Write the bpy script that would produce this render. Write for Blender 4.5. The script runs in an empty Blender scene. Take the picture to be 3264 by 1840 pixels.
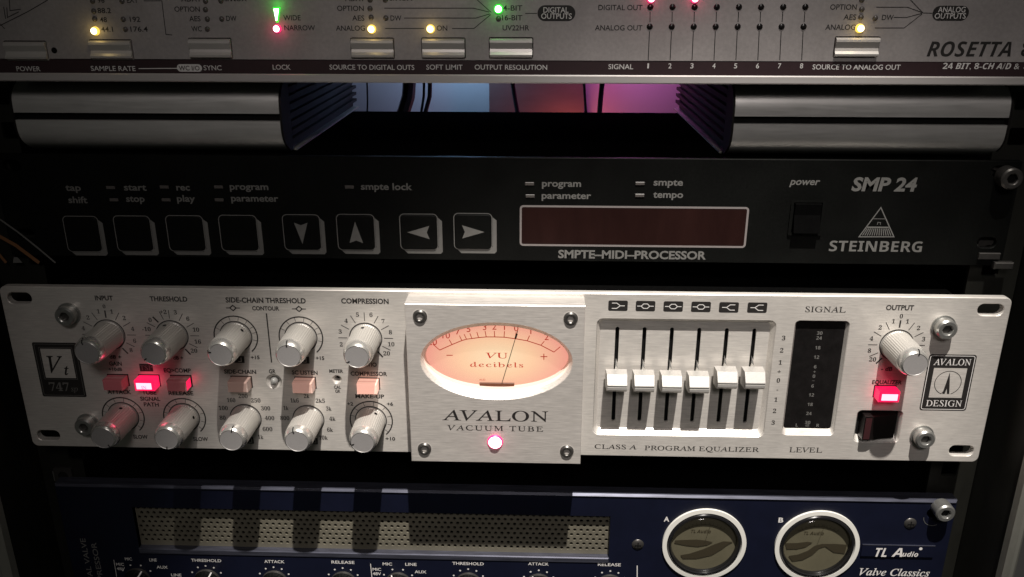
import bpy, math, random
from mathutils import Vector, Matrix, Euler
random.seed(7)
S = bpy.context.scene
COL = S.collection
MM = 0.001
PI = math.pi
# ---------------------------------------------------------------- camera
CAM = Vector((260.484, -377.222, 227.0445)); CROT = (1.22236375, -0.00060510, 0.0317030973); FPX = 2700.0
cd = bpy.data.cameras.new("camera"); cam = bpy.data.objects.new("camera", cd); COL.objects.link(cam)
cam.location = CAM * MM; cam.rotation_euler = CROT
cd.sensor_width = 36; cd.lens = FPX / 3264 * 36; cd.clip_start = 0.01; cd.clip_end = 20
S.camera = cam
# ---------------------------------------------------------------- world, lamps, exposure
w = bpy.data.worlds.new("World"); S.world = w; w.use_nodes = True
w.node_tree.nodes["Background"].inputs[0].default_value = (0.95, 1.0, 0.85, 1)
w.node_tree.nodes["Background"].inputs[1].default_value = 0.016
S.view_settings.view_transform = 'Standard'; S.view_settings.look = 'None'
S.view_settings.exposure = 0; S.view_settings.gamma = 1

def spot(name, loc, target, power, color, angle, blend, radius, squash=1.0):
    l = bpy.data.lights.new(name, 'SPOT'); l.energy = power; l.color = color; l.spot_size = angle; l.spot_blend = blend
    l.shadow_soft_size = radius * MM
    o = bpy.data.objects.new(name, l); COL.objects.link(o); o.location = Vector(loc) * MM
    d = (Vector(target) - Vector(loc)).normalized()
    o.rotation_euler = d.to_track_quat('-Z', 'Y').to_euler(); o.scale = (1, squash, 1)
    return o
def point(name, loc, power, color, radius=6):
    l = bpy.data.lights.new(name, 'POINT'); l.energy = power; l.color = color; l.shadow_soft_size = radius * MM
    o = bpy.data.objects.new(name, l); COL.objects.link(o); o.location = Vector(loc) * MM
    return o
spot("ceiling_spot_lamp", (400, -690, 1790), (290, 0, -60), 300, (1.0, 0.94, 0.87), math.radians(15.4), 0.62, 12, 0.43)
spot("added_front_fill", (320, -860, 690), (305, 0, 20), 9.8, (1.0, 0.915, 0.885), math.radians(43), 1.0, 110)  # soft front fill added to lift the panels; no desk lamp stands there

# ---------------------------------------------------------------- measuring helper: photo pixel -> point on the plane y = d (mm)
_R = Euler(CROT, 'XYZ').to_matrix()
def at(px, py, d=0.0):
    v = _R @ Vector((px - 1632, -(py - 920), -FPX)); t = (d - CAM.y) / v.y; q = CAM + v * t
    return q.x, q.z

# ---------------------------------------------------------------- materials
def mat(name, color, rough=0.5, metal=0.0, emit=None, es=0.0, spec=0.5, noise=0.0, scale=(400, 400, 400), bump=0.0, rn=0.0, trans=0.0, alpha=1.0, coat=0.0, smudge=0.0):
    m = bpy.data.materials.new(name); m.use_nodes = True; nt = m.node_tree; b = nt.nodes["Principled BSDF"]
    b.inputs["Base Color"].default_value = (*color, 1); b.inputs["Roughness"].default_value = rough
    b.inputs["Metallic"].default_value = metal; b.inputs["Specular IOR Level"].default_value = spec
    if emit: b.inputs["Emission Color"].default_value = (*emit, 1); b.inputs["Emission Strength"].default_value = es
    if trans: b.inputs["Transmission Weight"].default_value = trans
    if coat: b.inputs["Coat Weight"].default_value = coat
    if alpha < 1: b.inputs["Alpha"].default_value = alpha
    if noise or bump or rn:
        tc = nt.nodes.new("ShaderNodeTexCoord"); mp = nt.nodes.new("ShaderNodeMapping"); mp.inputs["Scale"].default_value = scale
        nz = nt.nodes.new("ShaderNodeTexNoise"); nz.inputs["Scale"].default_value = 1.0; nz.inputs["Detail"].default_value = 4; nz.inputs["Roughness"].default_value = 0.65
        nt.links.new(tc.outputs["Object"], mp.inputs[0]); nt.links.new(mp.outputs[0], nz.inputs["Vector"])
        if noise:
            mr = nt.nodes.new("ShaderNodeMapRange"); mr.inputs[1].default_value = 0.25; mr.inputs[2].default_value = 0.75
            mr.inputs[3].default_value = 1 - noise; mr.inputs[4].default_value = 1 + noise
            mx = nt.nodes.new("ShaderNodeVectorMath"); mx.operation = 'SCALE'; mx.inputs[0].default_value = color
            nt.links.new(nz.outputs[0], mr.inputs[0]); fac = mr.outputs[0]
            if smudge:
                n2 = nt.nodes.new("ShaderNodeTexNoise"); n2.inputs["Scale"].default_value = 38; n2.inputs["Detail"].default_value = 6; n2.inputs["Distortion"].default_value = 0.6
                nt.links.new(tc.outputs["Object"], n2.inputs["Vector"])
                m2 = nt.nodes.new("ShaderNodeMapRange"); m2.inputs[1].default_value = 0.3; m2.inputs[2].default_value = 0.7; m2.inputs[3].default_value = 1 - smudge; m2.inputs[4].default_value = 1 + smudge * 0.6
                nt.links.new(n2.outputs[0], m2.inputs[0]); mm = nt.nodes.new("ShaderNodeMath"); mm.operation = 'MULTIPLY'
                nt.links.new(fac, mm.inputs[0]); nt.links.new(m2.outputs[0], mm.inputs[1]); fac = mm.outputs[0]
            nt.links.new(fac, mx.inputs["Scale"]); nt.links.new(mx.outputs[0], b.inputs["Base Color"])
        if rn:
            mr = nt.nodes.new("ShaderNodeMapRange"); mr.inputs[1].default_value = 0.3; mr.inputs[2].default_value = 0.7
            mr.inputs[3].default_value = rough - rn; mr.inputs[4].default_value = rough + rn
            nt.links.new(nz.outputs[0], mr.inputs[0]); nt.links.new(mr.outputs[0], b.inputs["Roughness"])
        if bump:
            bp = nt.nodes.new("ShaderNodeBump"); bp.inputs["Strength"].default_value = bump; bp.inputs["Distance"].default_value = 0.0001
            nt.links.new(nz.outputs[0], bp.inputs["Height"]); nt.links.new(bp.outputs[0], b.inputs["Normal"])
    return m
M = {}
M['alu'] = mat("brushed_aluminium", (0.70, 0.665, 0.62), 0.40, 0.35, noise=0.15, scale=(140, 1300, 1500), bump=0.4, rn=0.06, smudge=0.09)
M['alub'] = mat("brushed_aluminium_block", (0.68, 0.64, 0.60), 0.38, 0.4, noise=0.2, scale=(110, 1300, 1500), bump=0.45, rn=0.1, smudge=0.06)
M['capm'] = mat('fader_cap_metal', (0.50, 0.485, 0.46), 0.38, 0.45, noise=0.10, scale=(900, 900, 2500), bump=0.3)
M['knob'] = mat("satin_knob_metal", (0.54, 0.52, 0.485), 0.36, 0.45, noise=0.04, scale=(900, 900, 900))
M['knobtop'] = mat("polished_knob_face", (0.40, 0.385, 0.38), 0.45, 0.35, noise=0.05, scale=(1500, 1500, 1500))
M['chrome'] = mat("bright_machined_metal", (0.80, 0.78, 0.74), 0.16, 0.9)
M['steel'] = mat("screw_steel", (0.42, 0.42, 0.40), 0.32, 0.8, noise=0.1)
M['dksteel'] = mat("blackened_steel", (0.10, 0.095, 0.09), 0.38, 0.7, noise=0.15)
M['hole'] = mat("dark_void", (0.006, 0.006, 0.006), 0.9, spec=0.1)
M['silver'] = mat("silver_paint", (0.42, 0.39, 0.382), 0.5, 0.25, noise=0.12, scale=(600, 600, 600), bump=0.3, smudge=0.13)
M['silverlip'] = mat("silver_lip", (0.58, 0.55, 0.535), 0.42, 0.3, noise=0.05, scale=(80, 900, 900))
M['sbutton'] = mat("satin_button_metal", (0.66, 0.63, 0.60), 0.42, 0.45, noise=0.03)
M['strip'] = mat("dark_plum_strip", (0.035, 0.017, 0.02), 0.5, noise=0.1)
M['ink'] = mat("black_ink", (0.016, 0.014, 0.013), 0.6)
M['inkg'] = mat("worn_grey_ink", (0.06, 0.055, 0.055), 0.6)
M['white'] = mat("white_ink", (0.72, 0.70, 0.68), 0.6)
M['whiteg'] = mat("grey_ink", (0.155, 0.152, 0.144), 0.6, noise=0.1)
M['frameink'] = mat("frame_ink", (0.23, 0.205, 0.20), 0.6)
M['orange'] = mat("faded_orange_ink", (0.22, 0.10, 0.04), 0.6)
M['black'] = mat("black_panel_paint", (0.004, 0.0043, 0.0039), 0.55, noise=0.4, scale=(900, 900, 900), spec=0.12, bump=0.3, smudge=0.35)
M['case'] = mat("black_case_steel", (0.003, 0.003, 0.003), 0.95, spec=0.0, noise=0.2)
M['navy'] = mat("navy_enamel", (0.0036, 0.0051, 0.0165), 0.5, noise=0.2, scale=(60, 60, 60), spec=0.35, bump=0.1)
M['navyedge'] = mat("worn_navy_edge", (0.075, 0.078, 0.105), 0.28, 0.5, noise=0.5, scale=(60, 900, 900))
M['mesh'] = mat("perforated_bronze_metal", (0.19, 0.175, 0.135), 0.5, 0.3, noise=0.2, scale=(35, 35, 60))
M['glassdk'] = mat("smoked_window", (0.010, 0.009, 0.009), 0.25, spec=0.4, noise=0.3, scale=(200, 200, 200))
M['display'] = mat("dark_red_filter", (0.015, 0.006, 0.005), 0.35, spec=0.3, noise=0.4, scale=(60, 60, 14), emit=(0.35, 0.06, 0.07), es=0.008)
M['rocker'] = mat("black_rocker_plastic", (0.008, 0.006, 0.006), 0.25, spec=0.6)
M['rockerred'] = mat("rocker_end_plastic", (0.045, 0.016, 0.018), 0.3, spec=0.6)
M['red_off'] = mat("clear_pink_plastic_dim", (0.30, 0.14, 0.13), 0.22, spec=0.6, emit=(0.9, 0.10, 0.18), es=0.045, coat=0.4)
M['clear'] = mat("clear_plastic", (0.52, 0.36, 0.31), 0.2, spec=0.6, emit=(0.9, 0.45, 0.38), es=0.03, coat=0.5)
M['clearm'] = mat("clear_plastic_tinted", (0.62, 0.42, 0.35), 0.2, spec=0.6, emit=(0.9, 0.45, 0.36), es=0.24, coat=0.5)
M['lensgrey'] = mat("clear_lamp_lens", (0.30, 0.30, 0.29), 0.12, spec=0.8, coat=0.6)
M['rim'] = mat("turned_knob_rim", (0.80, 0.78, 0.74), 0.27, 0.78)
M['bezelblk'] = mat("gloss_black_bezel", (0.010, 0.010, 0.011), 0.18, spec=0.6)
M['peach'] = mat("clear_plastic_glowing", (0.75, 0.48, 0.40), 0.22, spec=0.6, emit=(1.0, 0.50, 0.38), es=0.85, coat=0.5)
M['red_on'] = mat("red_lit_plastic", (0.7, 0.02, 0.07), 0.3, emit=(1.0, 0.008, 0.09), es=1.1)
M['red_core'] = mat("red_lamp_core", (0.9, 0.4, 0.5), 0.3, emit=(1.0, 0.42, 0.55), es=2.0)
def led(n, core, rim):
    M[n] = mat(n + "_led_core", core, 0.4, emit=core, es=5.0); M[n + 'r'] = mat(n + "_led_rim", rim, 0.4, emit=rim, es=1.3)
led('yellow', (1.0, 0.86, 0.55), (0.95, 0.62, 0.10)); led('green', (0.75, 1.0, 0.75), (0.02, 0.9, 0.03)); led('pink', (1.0, 0.72, 0.82), (1.0, 0.03, 0.16))
M['lens_off'] = mat("unlit_led_lens", (0.10, 0.09, 0.085), 0.25, spec=0.6)
M['drive'] = mat("drive_aluminium", (0.70, 0.69, 0.67), 0.44, 0.6, noise=0.06, scale=(60, 900, 900), rn=0.06, smudge=0.08)
M['fin'] = mat("dark_finned_metal", (0.013, 0.011, 0.011), 0.7, 0.0, spec=0.15)
M['rail'] = mat("dark_rack_metal", (0.014, 0.014, 0.011), 0.55, 0.3, noise=0.3, scale=(120, 120, 40))
M['edge'] = mat("grey_cabinet_metal", (0.34, 0.34, 0.30), 0.5, 0.4, noise=0.2, scale=(60, 60, 20))
M['wall'] = mat("pale_wall_paint", (0.60, 0.59, 0.58), 0.8, noise=0.05, scale=(30, 30, 30))
M['board'] = mat("brown_board", (0.16, 0.115, 0.10), 0.7, noise=0.2, scale=(15, 15, 60))
M['cable'] = mat("black_cable_rubber", (0.010, 0.010, 0.013), 0.5)
M['ring'] = mat("cream_meter_ring", (0.74, 0.73, 0.68), 0.45)
M['ochre'] = mat("aged_meter_card", (0.135, 0.122, 0.08), 0.6, noise=0.15, scale=(60, 60, 60))
M['markrefl'] = mat("mark_reflection_brown", (0.052, 0.043, 0.027), 0.4)  # needles, scale marks and the reflections painted on the round meters
M['badge'] = mat("silver_badge", (0.40, 0.40, 0.42), 0.4, 0.4)
def glass_mat():
    m = bpy.data.materials.new("clear_cover_glass"); m.use_nodes = True; nt = m.node_tree; nt.nodes.clear()
    o = nt.nodes.new("ShaderNodeOutputMaterial"); mx = nt.nodes.new("ShaderNodeMixShader"); lw = nt.nodes.new("ShaderNodeLayerWeight"); lw.inputs[0].default_value = 0.5; p5 = nt.nodes.new("ShaderNodeMath"); p5.operation = "POWER"; p5.inputs[1].default_value = 5; nt.links.new(lw.outputs["Facing"], p5.inputs[0]); f = nt.nodes.new("ShaderNodeMapRange"); f.inputs[3].default_value = 0.05; f.inputs[4].default_value = 1.0; nt.links.new(p5.outputs[0], f.inputs[0])   # thin pane: same from both sides
    t = nt.nodes.new("ShaderNodeBsdfTransparent"); t.inputs[0].default_value = (0.95, 0.95, 0.94, 1); g = nt.nodes.new("ShaderNodeBsdfGlossy"); g.inputs["Roughness"].default_value = 0.09
    nt.links.new(f.outputs[0], mx.inputs[0]); nt.links.new(t.outputs[0], mx.inputs[1]); nt.links.new(g.outputs[0], mx.inputs[2]); nt.links.new(mx.outputs[0], o.inputs[0])
    return m
M['glass'] = glass_mat()
def vu_mat():
    m = mat("backlit_meter_card", (0.08, 0.055, 0.04), 0.7); nt = m.node_tree; b = nt.nodes["Principled BSDF"]
    tc = nt.nodes.new("ShaderNodeTexCoord"); mp = nt.nodes.new("ShaderNodeMapping")
    mp.inputs["Scale"].default_value = (1 / 0.034, 1, 1 / 0.019)
    ln = nt.nodes.new("ShaderNodeVectorMath"); ln.operation = 'LENGTH'
    cr = nt.nodes.new("ShaderNodeValToRGB"); e = cr.color_ramp.elements
    e[0].position = 0.0; e[0].color = (1.0, 0.78, 0.50, 1); e[1].position = 1.0; e[1].color = (0.90, 0.36, 0.28, 1)
    x = e.new(0.5); x.color = (1.0, 0.62, 0.38, 1)
    nt.links.new(tc.outputs["Object"], mp.inputs[0]); nt.links.new(mp.outputs[0], ln.inputs[0])
    nt.links.new(ln.outputs["Value"], cr.inputs[0]); nt.links.new(cr.outputs[0], b.inputs["Emission Color"]); b.inputs["Emission Strength"].default_value = 1.02
    return m
M['vu'] = vu_mat()
M['vuink'] = mat("red_brown_meter_ink", (0.35, 0.02, 0.01), 0.6, emit=(0.75, 0.035, 0.01), es=0.45)
M['stop'] = mat('amber_brown_stop', (0.10, 0.04, 0.02), 0.5, emit=(0.6, 0.16, 0.07), es=0.16)
M['vulip'] = mat("meter_opening_wall", (0.80, 0.66, 0.58), 0.5, emit=(1.0, 0.42, 0.3), es=0.06)

# ---------------------------------------------------------------- mesh helpers (all coordinates in world mm; objects keep a sensible origin)
ORG = {}
def thing(name, origin, label, cat, group=None):
    o = bpy.data.objects.new(name, None); COL.objects.link(o); o.empty_display_size = 0.02
    o.location = Vector(origin) * MM; ORG[o.name] = Vector(origin); o['label'] = label; o['category'] = cat
    if group: o['group'] = group
    return o
def add(name, V, F, m, parent=None, origin=None, smooth=False):
    po = ORG[parent.name] if parent else Vector((0, 0, 0))
    og = Vector(origin) if origin is not None else (po.copy() if parent else Vector((0, 0, 0)))
    me = bpy.data.meshes.new(name)
    me.from_pydata([tuple((Vector(v) - og) * MM) for v in V], [], F); me.update()
    if m == 'glass' and sum(p.normal.y * p.area for p in me.polygons) > 0: me.flip_normals()      # glass faces the room
    if m: me.materials.append(M[m])
    if smooth:
        me.polygons.foreach_set('use_smooth', [True] * len(me.polygons))
        try: me.set_sharp_from_angle(angle=math.radians(38))
        except Exception: pass
    o = bpy.data.objects.new(name, me); COL.objects.link(o)
    if parent: o.parent = parent
    o.location = (og - po) * MM; ORG[o.name] = og
    return o
class MB:
    def __init__(s): s.V = []; s.F = []
    def put(s, V, F):
        n = len(s.V); s.V += [tuple(v) for v in V]; s.F += [tuple(i + n for i in f) for f in F]; return s
    def box(s, x0, x1, y0, y1, z0, z1, c=0.0):
        if c <= 0:
            V = [(x, y, z) for x in (x0, x1) for y in (y0, y1) for z in (z0, z1)]
            return s.put(V, [(0, 1, 3, 2), (4, 6, 7, 5), (0, 4, 5, 1), (2, 3, 7, 6), (0, 2, 6, 4), (1, 5, 7, 3)])
        lo = lambda k, y: [(x0 + k, y, z0 + k), (x1 - k, y, z0 + k), (x1 - k, y, z1 - k), (x0 + k, y, z1 - k)]
        V = lo(c, y0) + lo(0, y0 + c) + lo(0, y1); F = [(3, 2, 1, 0), (8, 9, 10, 11)]
        for r in (0, 4):
            for i in range(4): F.append((r + i, r + (i + 1) % 4, r + 4 + (i + 1) % 4, r + 4 + i))
        return s.put(V, F)
    def lathe(s, cx, cz, prof, n=32, fl=0.0, fr=(0, 0), capa=True, capb=True):
        V = []; F = []
        for j, (r, y) in enumerate(prof):
            for i in range(n):
                a = 2 * PI * i / n; rr = r - (fl if (i % 2 and fr[0] <= j <= fr[1]) else 0)
                V.append((cx + rr * math.cos(a), y, cz + rr * math.sin(a)))
        for j in range(len(prof) - 1):
            for i in range(n):
                a = j * n + i; b = j * n + (i + 1) % n; F.append((a, b, b + n, a + n))
        if capa: F.append(tuple(range(n - 1, -1, -1)))
        if capb: k = (len(prof) - 1) * n; F.append(tuple(range(k, k + n)))
        return s.put(V, F)
    def loft(s, loops, cap0=False, cap1=False):     # loops: list of (list of (x,z), y)
        V = []; F = []; n = len(loops[0][0])
        for L, y in loops: V += [(x, y, z) for x, z in L]
        for j in range(len(loops) - 1):
            for i in range(n):
                a = j * n + i; b = j * n + (i + 1) % n; F.append((a, b, b + n, a + n))
        if cap0: F.append(tuple(range(n - 1, -1, -1)))
        if cap1: k = (len(loops) - 1) * n; F.append(tuple(range(k, k + n)))
        return s.put(V, F)
    def poly(s, P, y):
        return s.put([(x, y, z) for x, z in P], [tuple(range(len(P)))])
    def disc(s, cx, cz, r, y, n=20, rz=None):
        rz = rz or r
        return s.poly([(cx + r * math.cos(2 * PI * i / n), cz + rz * math.sin(2 * PI * i / n)) for i in range(n)], y)
    def stroke(s, P, wd, y, closed=False):          # mitred ribbon in the panel plane
        n = len(P); L = []; R_ = []
        for i, p in enumerate(P):
            p = Vector(p); a = Vector(P[i - 1]) if (i > 0 or closed) else None; b = Vector(P[(i + 1) % n]) if (i < n - 1 or closed) else None
            d1 = (p - a).normalized() if a is not None else None; d2 = (b - p).normalized() if b is not None else None
            d1 = d1 or d2; d2 = d2 or d1
            n1 = Vector((-d1.y, d1.x)); n2 = Vector((-d2.y, d2.x)); m_ = n1 + n2
            if m_.length < 1e-6: m_ = n1.copy()
            m_.normalize(); k = wd / 2 / max(0.4, m_.dot(n1)); L.append(p + m_ * k); R_.append(p - m_ * k)
        V = [(q.x, y, q.y) for q in L] + [(q.x, y, q.y) for q in R_]
        F = [(i, (i + 1) % n, n + (i + 1) % n, n + i) for i in range(n if closed else n - 1)]
        return s.put(V, F)
    def tube(s, P, r, n=8):
        V = []; F = []
        for i, p in enumerate(P):
            p = Vector(p); d = (Vector(P[min(i + 1, len(P) - 1)]) - Vector(P[max(i - 1, 0)])).normalized()
            a = d.orthogonal().normalized(); a = Vector((1, 0, 0)); a = (a - d * a.dot(d)).normalized(); b = d.cross(a)
            for k in range(n):
                t = 2 * PI * k / n; V.append(tuple(p + a * r * math.cos(t) + b * r * math.sin(t)))
        for i in range(len(P) - 1):
            for k in range(n):
                q = i * n + k; t = i * n + (k + 1) % n; F.append((q, t, t + n, q + n))
        return s.put(V, F)
    def out(s, name, m, parent=None, origin=None, smooth=False): return add(name, s.V, s.F, m, parent, origin, smooth)

def rrect(x0, x1, z0, z1, r, k=5):
    P = []
    for cx, cz, a0 in ((x1 - r, z1 - r, 0), (x0 + r, z1 - r, 90), (x0 + r, z0 + r, 180), (x1 - r, z0 + r, 270)):
        for i in range(k + 1):
            a = math.radians(a0 + 90 * i / k); P.append((cx + r * math.cos(a), cz + r * math.sin(a)))
    return P
def ell(cx, cz, rx, rz, n=72): return [(cx + rx * math.cos(2 * PI * i / n), cz + rz * math.sin(2 * PI * i / n)) for i in range(n)]
def circ(cx, cz, r, n=20): return ell(cx, cz, r, r, n)
def arcp(cx, cz, r, a0, a1, n=28): return [(cx + r * math.cos(math.radians(a0 + (a1 - a0) * i / n)), cz + r * math.sin(math.radians(a0 + (a1 - a0) * i / n))) for i in range(n + 1)]
_dg = None
def curve_mesh(cu):
    o = bpy.data.objects.new("tmp", cu); COL.objects.link(o)
    dg = bpy.context.evaluated_depsgraph_get(); dg.update()
    me = o.evaluated_get(dg).to_mesh()
    V = [tuple(v.co) for v in me.vertices]; F = [tuple(p.vertices) for p in me.polygons]
    o.evaluated_get(dg).to_mesh_clear(); bpy.data.objects.remove(o); bpy.data.curves.remove(cu)
    return V, F
def plate(loops, y0, y1, bevel=0.0):
    """solid sheet with holes: first loop outer, others holes; front at y0, back at y1"""
    cu = bpy.data.curves.new("tmp", 'CURVE'); cu.dimensions = '2D'; cu.fill_mode = 'BOTH'
    cu.extrude = (y1 - y0) / 2 - bevel; cu.bevel_depth = bevel; cu.bevel_resolution = 0
    if bevel: cu.offset = -bevel
    for L in loops:
        sp = cu.splines.new('POLY'); sp.points.add(len(L) - 1); sp.use_cyclic_u = True
        for i, (x, z) in enumerate(L): sp.points[i].co = (x, z, 0, 1)
    V, F = curve_mesh(cu); ym = (y0 + y1) / 2
    return MB().put([(x, ym - z, y) for x, y, z in V], F)

# lettering: Blender's own font, and the serif / italic alphabets of its fallback font
STY = {'sans': (None, None), 'serif': (0x1d434, 0x1d44e), 'serifb': (0x1d400, 0x1d41a), 'ital': (0x1d434, 0x1d44e), 'bi': (0x1d63c, 0x1d656), 'bold': (0x1d5d4, 0x1d5ee)}
DIG = {'serif': 0x1d7ce, 'serifb': 0x1d7ce, 'bi': 0x1d7ec, 'bold': 0x1d7ec}
def conv(s, st):
    U, Lw = STY[st]; o = ''
    for c in s:
        if U and 'A' <= c <= 'Z': o += chr(U + ord(c) - 65)
        elif U and 'a' <= c <= 'z': o += chr(Lw + ord(c) - 97) if not (st in ('ital', 'serif') and c == 'h') else 'h'
        elif st in DIG and c.isdigit(): o += chr(DIG[st] + ord(c) - 48)
        else: o += c
    return o
def glyphs(s, st='sans', off=0.0, sp=1.0, shear=0.0):
    if st == 'serif':
        st, off = ('serifb', 0.004) if any(c.isdigit() for c in s) or not any(c.isalpha() for c in s) else ('serif', 0.004)
        shear = -0.27 if st == 'serif' else 0.0
    cu = bpy.data.curves.new("tmp", 'FONT'); cu.body = conv(s, st); cu.size = 1; cu.resolution_u = 3; cu.offset = off
    cu.space_character = sp; cu.shear = shear; cu.fill_mode = 'FRONT'
    return curve_mesh(cu)
_cap = {}
def cap(st, off):
    if (st, off) not in _cap:
        V, F = glyphs('H', st, off); _cap[(st, off)] = (min(v[1] for v in V), max(v[1] for v in V))
    return _cap[(st, off)]
def text(mb, s, x0, z0, x1, z1, h, y, st='sans', off=0.0, sp=1.0, shear=0.0, rot=0.0, lift=0.07):
    """baseline from (x0,z0) to (x1,z1), cap height h (mm); the word is fitted to the baseline's length"""
    V, F = glyphs(s, st, off, sp, shear)
    if not V: return mb
    a, b = min(v[0] for v in V), max(v[0] for v in V); c0, c1 = cap(st, off)
    L = math.hypot(x1 - x0, z1 - z0); sx = L / (b - a); sz = h / (c1 - c0); an = math.atan2(z1 - z0, x1 - x0)
    ca, sa = math.cos(an), math.sin(an); W = []
    for vx, vy, _ in V:
        u = (vx - a) * sx; v = vy * sz; W.append((x0 + u * ca - v * sa, y - lift, z0 + u * sa + v * ca))
    return mb.put(W, F)
def ctext(mb, s, cx, cz, h, y, st='sans', off=0.0, wide=1.0, shear=0.0, lift=0.07):
    V, F = glyphs(s, st, off, 1.0, shear); a, b = min(v[0] for v in V), max(v[0] for v in V); c0, c1 = cap(st, off); k = h / (c1 - c0)
    return mb.put([(cx + (vx - (a + b) / 2) * k * wide, y - lift, cz - h / 2 + vy * k) for vx, vy, _ in V], F)
def word(parent, s, xl, xr, yl, h, d, m='ink', st='sans', off=0.0, yr=None, **kw):
    """a printed word: left/right baseline ends as measured, h in mm"""
    a = at(xl, yl, d); b = at(xr, yl if yr is None else yr, d)
    b = (b[0], a[1] + (b[1] - a[1]) * 0.0) if yr is None else b
    mb = MB(); text(mb, s, a[0], a[1], b[0], a[1], h, d, st, off, **kw)
    return mb.out('lettering', m, parent)
def line(parent, pts, wd, d, m='ink', name='printed_line', closed=False, lift=0.06):
    return MB().stroke([at(x, y, d) for x, y in pts], wd, d - lift, closed).out(name, m, parent)

def hexscrew(parent, cx, cz, y, r, h, m='steel', socket='hole', flange=0.0, name='socket_screw'):
    """cap screw with hexagon socket: head front at y-h"""
    yf = y - h; prof = [(flange or r, y)] + ([(flange, y - 0.8), (r, y - 0.9)] if flange else []) + [(r, yf + 0.8), (r - 0.7, yf), (r * 0.56, yf)]
    mb = MB().lathe(cx, cz, prof, 28, capa=False, capb=False)
    hexo = [(cx + r * 0.56 * math.cos(2 * PI * i / 28), cz + r * 0.56 * math.sin(2 * PI * i / 28)) for i in range(28)]
    hx = []
    for i in range(28):
        a = 2 * PI * i / 28; k = (a % (PI / 3)) - PI / 6; rr = r * 0.44 / math.cos(k); hx.append((cx + rr * math.cos(a), cz + rr * math.sin(a)))
    mb.loft([(hexo, yf), (hx, yf + 0.35), (hx, yf + 2.0)])
    o = mb.out(name, m, parent, (cx, y, cz), smooth=True)
    MB().poly(hx, yf + 1.9).out('socket', socket, o, (cx, yf + 1.9, cz))
    return o

def case(parent, x0, x1, y0, y1, z0, z1, m='case', name='casing'): return MB().box(x0, x1, y0, y1, z0, z1).out(name, m, parent)
def led_dome(parent, x, z, y, r, kind, glow=0.0, gcol=(1, 1, 1)):
    o = MB().lathe(x, z, [(r, y), (r * 0.92, y - r * 0.5), (r * 0.72, y - r * 0.85)], 18, capa=False, capb=False).out('indicator_light', kind + 'r', parent, (x, y, z), True)
    MB().lathe(x, z, [(r * 0.72, y - r * 0.85), (r * 0.4, y - r * 1.05), (0.02, y - r * 1.12)], 18, capa=False, capb=True).out('lens', kind, o, (x, y, z), True)
    if glow: point('indicator_glow', (x, y - r * 1.12 - 2.2, z), glow, gcol, 1.2)
    return o

# ================================================================= SETTING
wall = MB().box(-500, 1000, 262, 268, -500, 700).out('wall', 'wall', None, (250, 262, -500)); wall['kind'] = 'structure'
bx0 = at(1560, 300, 255)[0]; bx1 = at(1862, 300, 255)[0]
o = MB().box(bx0, bx1, 252, 257, 60, 330).out('board', 'board', None, (bx0, 252, 60))
o['label'] = 'brown board behind the gap between the two ribbed drives'; o['category'] = 'board'
point('blue_lamp', (at(1480, 300, 235)[0], 225, 196), 0.11, (0.36, 0.6, 1.0), 12)
point('blue_lamp', (at(1235, 300, 235)[0], 240, 200), 0.012, (0.6, 0.72, 1.0), 12)
point('red_lamp', (at(1815, 300, 235)[0], 236, 116), 0.05, (1.0, 0.2, 0.18), 8)
point('magenta_lamp', (at(2030, 300, 235)[0], 222, 196), 0.085, (0.85, 0.2, 0.78), 12)

def cable(label, pts, r, d):
    P = [at(x, y, d) for x, y in pts]; a, b = P[0], P[-1]; Q = []
    up = (a[0] + (a[0] - b[0]) * 0.6, a[1] + 30); dn = (b[0] + (b[0] - a[0]) * 0.6, b[1] - 40)
    for i in range(17):
        t = i / 16; seq = [up] + P + [dn]; f = t * (len(seq) - 1); k = min(int(f), len(seq) - 2); u = f - k
        Q.append((seq[k][0] * (1 - u) + seq[k + 1][0] * u, d + 3 * math.sin(t * 4), seq[k][1] * (1 - u) + seq[k + 1][1] * u))
    o = MB().tube(Q, r).out('cable', 'cable', None, Q[-1], True); o['label'] = label; o['category'] = 'cable'; o['group'] = 'cables hanging behind the rack units'
    return o
cable('thin dark cable close beside the left ribbed drive', [(1167, 262), (1169, 320), (1170, 362)], 0.6, 215)
cable('thick dark bundle of cable hanging across the blue lit wall', [(1303, 262), (1300, 310), (1285, 362)], 4.6, 220)
cable('thinner cable right beside the thick dark cable', [(1350, 262), (1349, 310), (1342, 362)], 0.9, 215)
cable('slanting cable on the blue wall, second right of the thick one', [(1369, 262), (1368, 310), (1355, 362)], 1.5, 215)
cable('dark cable hanging in front of the brown board', [(1633, 262), (1640, 310), (1650, 362)], 1.5, 215)
cable('thin cable between the red and the pink light', [(1862, 262), (1865, 310), (1868, 362)], 0.9, 215)
cable('straight black cable at the left of the magenta light', [(1921, 262), (1916, 310), (1911, 362)], 1.7, 215)

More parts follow.
